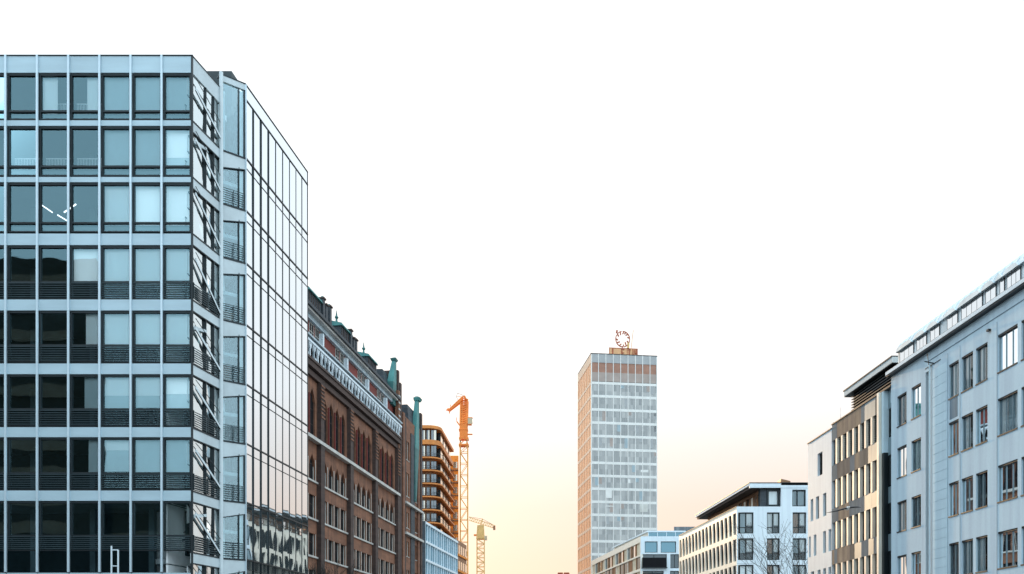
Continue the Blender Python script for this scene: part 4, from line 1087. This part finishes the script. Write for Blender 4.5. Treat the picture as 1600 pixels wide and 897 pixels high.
# --- brown and bronze panelled building
br = thing('bronze_panel_building', 'bronze and grey panelled building with pale piers, dark windows and louvred roof storey', 'building', RW.at(0)[:2] + (0,))
ru = lambda p: RW.u(p)
m0, m1 = ru(1381.5), ru(1300)
zt_ = cz+17.4
rb_ = [(cz+14.35, cz+16.2), (cz+11.15, cz+13.2), (cz+8.1, cz+10.1), (cz+4.95, cz+7.0), (cz+1.6, cz+3.8)]
b = MB(RW); b.box(.02, m1, -14, -.55, 0, zt_-.2, 'interior'); b.build('inner_wall', br)
np_ = 8; s0 = ru(1373.5); pw = (m1-s0)/np_
random.seed(5)
zb_ = [0] + [z for r_ in sorted(rb_) for z in r_] + [zt_]
pm_ = {0: ['panel_grey', 'panel_brown'], 1: ['panel_brown', 'panel_tan', 'panel_grey', 'panel_brown', 'panel_brown'], 2: ['panel_tan', 'panel_brown', 'panel_tan', 'panel_brown', 'panel_grey'], 3: ['panel_tan', 'panel_grey', 'panel_brown', 'panel_grey'], 4: ['panel_tan', 'panel_grey', 'panel_brown'], 5: ['panel_tan', 'panel_grey', 'panel_tan', 'panel_grey']}
for lev in range(len(zb_)//2):
    z0, z1 = zb_[2*lev], zb_[2*lev+1]
    b = MB(RW); u = s0; e = m1; k = 0
    while u < e-.01:
        w = random.choice((.55, .8, 1.1, 1.4)); un = min(u+w, e)
        fr_ = (u-s0)/(e-s0)
        m = random.choice(pm_[lev]) if fr_ > .35 else random.choice(['panel_grey', 'panel_blue', 'panel_brown'])  # tan blocks are cladding and also paint in golden sun patches
        b.box(u+.008, un-.008, -.12, 0, z0, z1, m); u = un; k += 1
    b.box(s0, e, -.2, -.121, z0, z1, 'dark_frame')
    b.build('panel_band', br)
    b = MB(RW); b.box(ru(1382), .03 if 0 else 0.0, -.5, -.25, z0, z1, 'panel_blue'); b.build('panel_band', br)
b = MB(RW)
b.box(ru(1378), s0-.15, -.2, .22, 0, zt_, 'pier_cream'); b.box(ru(1381.8), ru(1378.6), -.3, .02, 0, cz+13.4, 'dark_frame'); b.box(ru(1381.8), ru(1378.6), -.3, .05, cz+13.4, zt_, 'blue_plaster_pale')
b.box(0, ru(1387), -.5, -.2, cz+16.5, zt_, 'blue_plaster_pale')
b.build('pilaster', br)
for i, (z0, z1) in enumerate(rb_):
    for k in range(np_):
        a = s0+pw*k; 
        w_ = MB(RW).box(a, a+pw*.26, -.22, .02, z0, z1, 'pier_cream').build('pier', br)
        f = MB(RW); f.box(a+pw*.26, a+pw, -.3, -.2, z0, z1, 'void_glass'); f.box(a+pw*.62, a+pw*.65, -.2, -.17, z0, z1, 'dark_frame'); w_ = f.build('window', br)
        if i == 0:
            f = MB(RW)
            for t in range(12): f.box(a+pw*.28, a+pw*.98, -.19, -.12, z0+.05+t*.15, z0+.10+t*.15, 'louvre_metal')
            f.build('slat', w_)
    if i < 5:
        window(RW, br, 0.05, ru(1384), z0+.1, z1, n=-.3, fw=.08, fm='dark_frame', pm='window_glass', mull=(.3, .6), curtains=[(.05, .28, 1, 'curtain_dim'), (.35, .55, .9, 'curtain')], name='window')
b = MB(RW); b.box(0, m1+.05, -.5, .06, zt_, zt_+.07, 'dark_frame'); b.build('roof_coping', br)
n0 = -1.6
v0, v1 = RW.u(1402, n0), RW.u(1330, n0)
zz0, zz1 = RW.z(1330, 642, n0), RW.z(1330, 617, n0)
b = MB(RW); b.box(v0, v1, n0-5, n0-.2, zt_-.3, zz1, 'louvre_dark'); ph = b.build('roof_storey', br)
b = MB(RW); t = zt_
while t < zz1-.1: b.xprism([(n0-.2, t), (n0, t-.03), (n0, t+.03), (n0-.2, t+.08)], v0, v1, 'pier_cream' if 0 else 'louvre_metal'); t += .2
b.build('louvre', ph)
b = MB(RW); b.box(v0, RW.u(1325.8, n0), n0-5.3, n0+.35, zz1, zz1+.38, 'slab_white'); b.box(v0, RW.u(1325.2, n0), n0-5.3, n0+.4, zz1+.38, zz1+.46, 'dark_frame'); b.box(v0, RW.u(1325.8, n0), n0-5, n0+.33, zz1-.05, zz1, 'dark_frame'); b.build('roof', br)

# --- white plaster building
wh = thing('white_plaster_building', 'plain white rendered building with narrow dark slit windows at the end of the right-hand row', 'building', RW.at(m1)[:2] + (0,))
w0, w1 = m1+.08, ru(1262.3)
zt2 = RW.z(1281, 682)
def cw(*prs): return [(min(ru(a), ru(b_)), max(ru(a), ru(b_))) for a, b_ in prs]
zr = lambda px, y: RW.z(px, y)
rws = [(zr(1281, 743), zr(1281, 707.5), cw((1277.5, 1285))), (zr(1277, 811), zr(1277, 776), cw((1266.6, 1270.6), (1274.8, 1279.7), (1286, 1291))),
       (zr(1273, 868.5), zr(1273, 835.5), cw((1263.9, 1266.8), (1271.5, 1275.5), (1286, 1290.5), (1294.6, 1298.8))),
       (zr(1273, 924), zr(1273, 892), cw((1267, 1271.8), (1277.6, 1282), (1286, 1290.5), (1294.4, 1298.6))), (zr(1273, 978), zr(1273, 945), cw((1267, 1271.8), (1277.6, 1282), (1286, 1290.5)))]
b = MB(RW); wall_grid(b, w0, w1, 0, zt2, rws, -.3, 0, 'white_paint'); b.build('wall', wh)
MB(RW).box(w0, w1, -14, -.31, 0, zt2-.1, 'white_paint').build('inner_wall', wh)
for z0, z1, cs in rws:
    for a, c in cs: window(RW, wh, a, c, z0, z1, n=-.25, fw=.05, pm='void_glass', t=.06)
b = MB(RW); b.box(w0, w1+.05, -14, .06, zt2, zt2+.07, 'dark_frame'); b.build('roof_coping', wh)
b = MB(RW); ax = ru(1291); b.tube(RW.at(ax, -.6, zt2), RW.at(ax, -.6, zt2+.6), .02, .015, 'dark_frame'); b.bar(RW.at(ax, -.6, zt2+.55), RW.at(ax-.15, -.5, zt2+.68), .09, 'dark_frame'); b.build('roof_camera', wh)
b = MB(RW); ax = ru(1300.8); b.tube(RW.at(ax, -.6, zt2), RW.at(ax, -.6, RW.z(1301, 645, -.6)), .02, .01, 'galv'); b.build('antenna', wh)

# ================================================================== SMALL THINGS
# white ladder frame in front of the left office
def pf_(px, py, D=46.0): return P(px, py, D)
ld = thing('ladder', 'white metal ladder standing upright before the dark lowest windows of the glass office', 'ladder', pf_(179, 900)[:2] + (0,))
a, c = pf_(174.2, 853), pf_(184.6, 859.5)
for p in (a, c): MB().tube((p[0], p[1], 0), p, .045, .045, 'galv', 8).build('rail', ld)
for y in (859.5, 884.5, 909, 934, 958, 982, 1007, 1031, 1056): 
    z = pf_(0, y)[2]
    MB().tube((a[0], a[1], z), (c[0], a[1], z), .03, .03, 'galv', 6).build('rung', ld)

def branch(b, p, d, L, r, depth, rnd, m='bark'):
    n = 3; q = p
    for i in range(n):
        d = ndiv(tuple(d[j]+rnd.uniform(-.16, .16) for j in range(3)))
        q2 = tuple(q[j]+d[j]*L/n for j in range(3)); b.tube(q, q2, r*(1-.25*i/n), r*(1-.25*(i+1)/n), m, 5 if r > .03 else 4)
        if depth > 0 and (i > 0 or depth < 4):
            e = ndiv(tuple(d[j]*.75+rnd.uniform(-.75, .75)+(.22 if j == 2 else 0) for j in range(3)))
            branch(b, q2, e, L*rnd.uniform(.6, .8), r*.6, depth-1, rnd, m)
        q = q2
    if depth > 0:
        e = ndiv(tuple(d[j]+rnd.uniform(-.3, .3) for j in range(3))); branch(b, q, e, L*.75, r*.68, depth-1, rnd, m)
def bare_tree(name, label, px, D, h, seed, r=.17, lean=0.0, dep=4):
    x = (px-CX)/FPX*D; rnd = random.Random(seed)
    t = thing(name, label, 'tree', (x, D, 0))
    b = MB(); th = h*.36
    b.tube((x, D, 0), (x+lean*.3, D, th*.5), r, r*.85, 'bark', 10); b.tube((x+lean*.3, D, th*.5), (x+lean*.6, D, th), r*.85, r*.75, 'bark', 10); b.build('trunk', t)
    b = MB()
    for k in range(6):
        a = 2*math.pi*k/6+rnd.uniform(-.3, .3)
        branch(b, (x+lean*.6, D, th*(.8+.2*(k % 2))), ndiv((math.cos(a)*.6+lean*.1, math.sin(a)*.6, 1.0)), h*.26, r*.4, dep, rnd)
    b.build('crown', t)
bare_tree('bare_tree', 'leafless tree whose thin twigs cross the windows of the pale fin building', 1250, 98, 18.8, 4, .13, dep=3)
bare_tree('bare_tree', 'leafless street tree whose top twigs just reach the foot of the brick warehouse', 512, 74, 9.9, 9, .16)

# gull gliding in front of the bronze building
bd_ = thing('bird', 'dark winged bird gliding with spread wings in front of the bronze panelled building', 'bird', P(1322, 796, 36.0))
B0 = P(1324, 794.0, 36.0)
def bp(px, py, dy=0): return P(px, py, 36.0+dy)
b = MB(); k = 10
def ring(c, r, ax=0): return [(c[0]+r*.9*math.cos(2*math.pi*i/k), c[1]+0, c[2]+r*math.sin(2*math.pi*i/k)) for i in range(k)]
secs = [(-.24, .012, .02), (-.2, .035, .01), (-.13, .045, .0), (-.02, .075, -.01), (.1, .065, -.01), (.2, .035, 0), (.3, .02, 0)]
rs = [ring((B0[0], B0[1]+y, B0[2]+dz), r) for y, r, dz in secs]
for r1, r2 in zip(rs[:-1], rs[1:]): b.loft(r1, r2, 'feather_white')
b.build('body', bd_)
def wing_(sgn, pts):
    b = MB(); prev = None
    for (px, py, chord, th, dy) in pts:
        c = bp(px, py); r_ = [(c[0], c[1]+dy-chord*.5, c[2]+th*.3), (c[0], c[1]+dy-chord*.2, c[2]+th), (c[0], c[1]+dy+chord*.5, c[2]), (c[0], c[1]+dy-chord*.2, c[2]-th)]
        if prev: b.loft(prev, r_, 'feather_dark')
        prev = r_
    b.build('wing', bd_)
wing_(-1, [(1323.2, 794, .22, .035, 0), (1316, 796, .20, .035, -.03), (1308, 798.3, .17, .028, -.02), (1299, 799.8, .10, .018, .06), (1293, 800.6, .02, .006, .14)])
wing_(1, [(1326.5, 793.6, .22, .03, 0), (1333, 793, .2, .035, -.03), (1339, 792.4, .15, .025, 0), (1347, 792.2, .03, .008, .12)])

# tiny red brick house far away
rh = thing('distant_red_house', 'tiny red brick parapet just showing at the bottom edge left of the tower', 'house', xy(880, 420) + (0,))
b = MB(); z_ = CZ+(HY-895)/FPX*420
b.slab([xy(870.5, 420), xy(890.5, 420), xy(890.5, 432), xy(870.5, 432)], 0, z_-.5, 'brick_far'); b.build('wall', rh)
b = MB()
for p0_, p1_ in ((871.5, 879.5), (881, 889.5)): b.slab([xy(p0_, 420.1), xy(p1_, 420.1), xy(p1_, 431), xy(p0_, 431)], z_-.5, z_+.15, 'brick_far')
b.build('parapet', rh)

# ================================================================== BUILDINGS BEHIND THE VIEWER (mirrored in the near glass)
bh = thing('dark_brick_block_opposite', 'dark brick block mirrored in the lower left windows of the glass office', 'building', (-85, -30, 0))
b = MB(); b.slab([(-135, -30), (-60.5, -30), (-61.5, -35), (-135, -35)], 0, 60, 'shaded_brick')
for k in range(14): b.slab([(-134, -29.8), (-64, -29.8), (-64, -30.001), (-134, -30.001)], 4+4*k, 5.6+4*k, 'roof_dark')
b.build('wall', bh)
bh2 = thing('low_brick_block_opposite', 'lower brick row mirrored in the ground floors of the glass office', 'building', (-10, -34, 0))
b = MB(); b.slab([(-63, -34), (-8, -34), (-8, -50), (-63, -50)], 0, 25.5, 'shaded_brick')
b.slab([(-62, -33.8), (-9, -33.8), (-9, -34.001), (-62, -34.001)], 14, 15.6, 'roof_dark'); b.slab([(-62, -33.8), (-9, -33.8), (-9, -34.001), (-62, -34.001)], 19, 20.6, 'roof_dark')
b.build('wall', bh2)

# ================================================================== GROUND
def sheet(name, poly, z, m):
    b = MB(); b.v = [(x, y, z) for x, y in poly]; b.f = [list(range(len(poly)))]; b.m = [b._mi(m)]
    return b.build(name, kind='structure')
sheet('ground', [(-3000, -600), (3000, -600), (3000, 5000), (-3000, 5000)], -.12, 'earth')
sheet('road', [(-9, -120), (9, -120), (14, 500), (-3, 500)], -.116, 'asphalt')
b = MB(); b.slab([(-60, -28), (-9.3, -28), (-9.3, 40), (-3.3, 500), (-60, 500)], -.11, 0, 'paving'); b.build('pavement', kind='structure')
b = MB(); b.slab([(9.3, -120), (60, -120), (60, 500), (14.3, 500), (9.3, 40)], -.11, 0, 'paving'); b.build('pavement', kind='structure')
b = MB(); b.slab([(-9.3, -120), (-9.0, -120), (-9.0, 40), (-3.0, 500), (-3.3, 500), (-9.3, 40)], -.115, .012, 'kerb_stone'); b.slab([(9.0, -120), (9.3, -120), (9.3, 40), (14.3, 500), (14.0, 500), (9.0, 40)], -.115, .012, 'kerb_stone'); b.build('kerb', kind='structure')
b = MB()
for k in range(60): b.slab([(-.07+k*.09, 8*k-100), (.07+k*.09, 8*k-100), (.07+k*.09+.02, 8*k-96), (-.07+k*.09+.02, 8*k-96)], -.114, -.110, 'lane_paint')
b.build('lane_marking', kind='structure')

# ================================================================== CAMERA, SKY, SUN
cam = bpy.data.cameras.new('camera'); co = bpy.data.objects.new('camera', cam); COL.objects.link(co); S.camera = co
co.location = (0, 0, CZ); co.rotation_euler = (R(90), 0, 0)
cam.sensor_width = 36; cam.sensor_fit = 'HORIZONTAL'; cam.lens = FPX/1600*36; cam.shift_y = (HY-448.5)/1600
cam.clip_start = .5; cam.clip_end = 8000
SUN_AZ, SUN_EL = -6.4, 10.2       # degrees, azimuth measured from the view direction to the right
w = bpy.data.worlds.new('World'); S.world = w; w.use_nodes = True; nt = w.node_tree
sky = nt.nodes.new('ShaderNodeTexSky'); sky.sky_type = 'NISHITA'; sky.sun_disc = False
sky.sun_elevation = R(SUN_EL); sky.sun_rotation = R(SUN_AZ); sky.air_density = 1.0; sky.dust_density = 3.0; sky.ozone_density = 1.5
EXPO = 0.6
bg = nt.nodes['Background']; BGS = 0.12; bg.inputs[1].default_value = BGS
KS = 1.0 / (BGS * 2 ** EXPO)
Ln = nt.links.new
tc = nt.nodes.new('ShaderNodeTexCoord'); sx = nt.nodes.new('ShaderNodeSeparateXYZ'); Ln(tc.outputs['Generated'], sx.inputs[0])
def ramp(src, stops):
    r_ = nt.nodes.new('ShaderNodeValToRGB'); el = r_.color_ramp.elements
    for i, (p_, c_) in enumerate(stops):
        e_ = el[i] if i < 2 else el.new(p_)
        e_.position = p_; e_.color = (*c_, 1)
    Ln(src, r_.inputs[0]); return r_.outputs[0]
# thin bright cloud veil: peach low over the street end, white above
G = 2.0
def dv(*c): return tuple(min(1.0, x / G) for x in c)
veil = ramp(sx.outputs[2], [(0.0, dv(.97, .69, .51)), (.11, dv(.97, .745, .61)), (.165, dv(.985, .80, .69)), (.22, dv(1.02, .92, .86)), (.28, dv(1.12, 1.09, 1.07)), (.6, dv(1.15, 1.18, 1.2))])
mr = nt.nodes.new('ShaderNodeMapRange'); mr.inputs[1].default_value = 1; mr.inputs[2].default_value = -1; Ln(sx.outputs[1], mr.inputs[0])
fac_ = ramp(mr.outputs[0], [(.06, (0, 0, 0)), (.2, (.5, .5, .5)), (.5, (.85, .85, .85)), (.62, (1, 1, 1))])
back = ramp(sx.outputs[2], [(0.0, dv(1.34, 1.62, 1.78)), (.5, dv(1.32, 1.70, 1.95))])
m1_ = nt.nodes.new('ShaderNodeMix'); m1_.data_type = 'RGBA'; m1_.blend_type = 'MIX'; Ln(fac_, m1_.inputs['Factor'])
Ln(veil, m1_.inputs['A']); Ln(back, m1_.inputs['B'])
KS *= G
v1_ = nt.nodes.new('ShaderNodeVectorMath'); v1_.operation = 'SCALE'; v1_.inputs['Scale'].default_value = KS; Ln(m1_.outputs['Result'], v1_.inputs[0])
v2_ = nt.nodes.new('ShaderNodeVectorMath'); v2_.operation = 'SCALE'; v2_.inputs['Scale'].default_value = 0.02; Ln(sky.outputs[0], v2_.inputs[0])
v3_ = nt.nodes.new('ShaderNodeVectorMath'); v3_.operation = 'ADD'; Ln(v1_.outputs[0], v3_.inputs[0]); Ln(v2_.outputs[0], v3_.inputs[1])
# glow of the low sun itself, hot core with an orange skirt
dsun = nt.nodes.new('ShaderNodeVectorMath'); dsun.operation = 'DOT_PRODUCT'; nrm = nt.nodes.new('ShaderNodeVectorMath'); nrm.operation = 'NORMALIZE'
Ln(tc.outputs['Generated'], nrm.inputs[0]); Ln(nrm.outputs[0], dsun.inputs[0])
a_, e_s = R(SUN_AZ), R(SUN_EL)
dsun.inputs[1].default_value = (math.sin(a_)*math.cos(e_s), math.cos(a_)*math.cos(e_s), math.sin(e_s))
prev = v3_.outputs[0]
for pw_, colr, amp in ((9000, (1.0, .85, .6), 6.0), (900, (1.0, .62, .25), 1.0), (60, (1.0, .50, .30), .10)):
    p_ = nt.nodes.new('ShaderNodeMath'); p_.operation = 'POWER'; p_.inputs[1].default_value = pw_; p_.use_clamp = True; Ln(dsun.outputs['Value'], p_.inputs[0])
    c_ = nt.nodes.new('ShaderNodeVectorMath'); c_.operation = 'SCALE'; c_.inputs[0].default_value = tuple(x*amp*KS/G for x in colr); Ln(p_.outputs[0], c_.inputs['Scale'])
    q_ = nt.nodes.new('ShaderNodeVectorMath'); q_.operation = 'ADD'; Ln(prev, q_.inputs[0]); Ln(c_.outputs[0], q_.inputs[1]); prev = q_.outputs[0]
Ln(prev, bg.inputs[0])
sl = bpy.data.lights.new('sun', 'SUN'); so = bpy.data.objects.new('sun', sl); COL.objects.link(so)
sl.energy = 2.3; sl.angle = R(.6); sl.color = (1.0, .66, .36)
from mathutils import Vector
az, el_ = R(SUN_AZ), R(SUN_EL)
dirs = Vector((math.sin(az)*math.cos(el_), math.cos(az)*math.cos(el_), math.sin(el_)))
so.rotation_euler = dirs.to_track_quat('Z', 'Y').to_euler(); so.location = (0, 0, 120)
vs = S.view_settings; vs.view_transform = 'Standard'; vs.look = 'None'; vs.gamma = 1.0; vs.exposure = EXPO; vs.use_curve_mapping = False
S.cycles.max_bounces = 8; S.cycles.transparent_max_bounces = 12; S.cycles.use_denoising = True
S.cycles.sample_clamp_indirect = 6
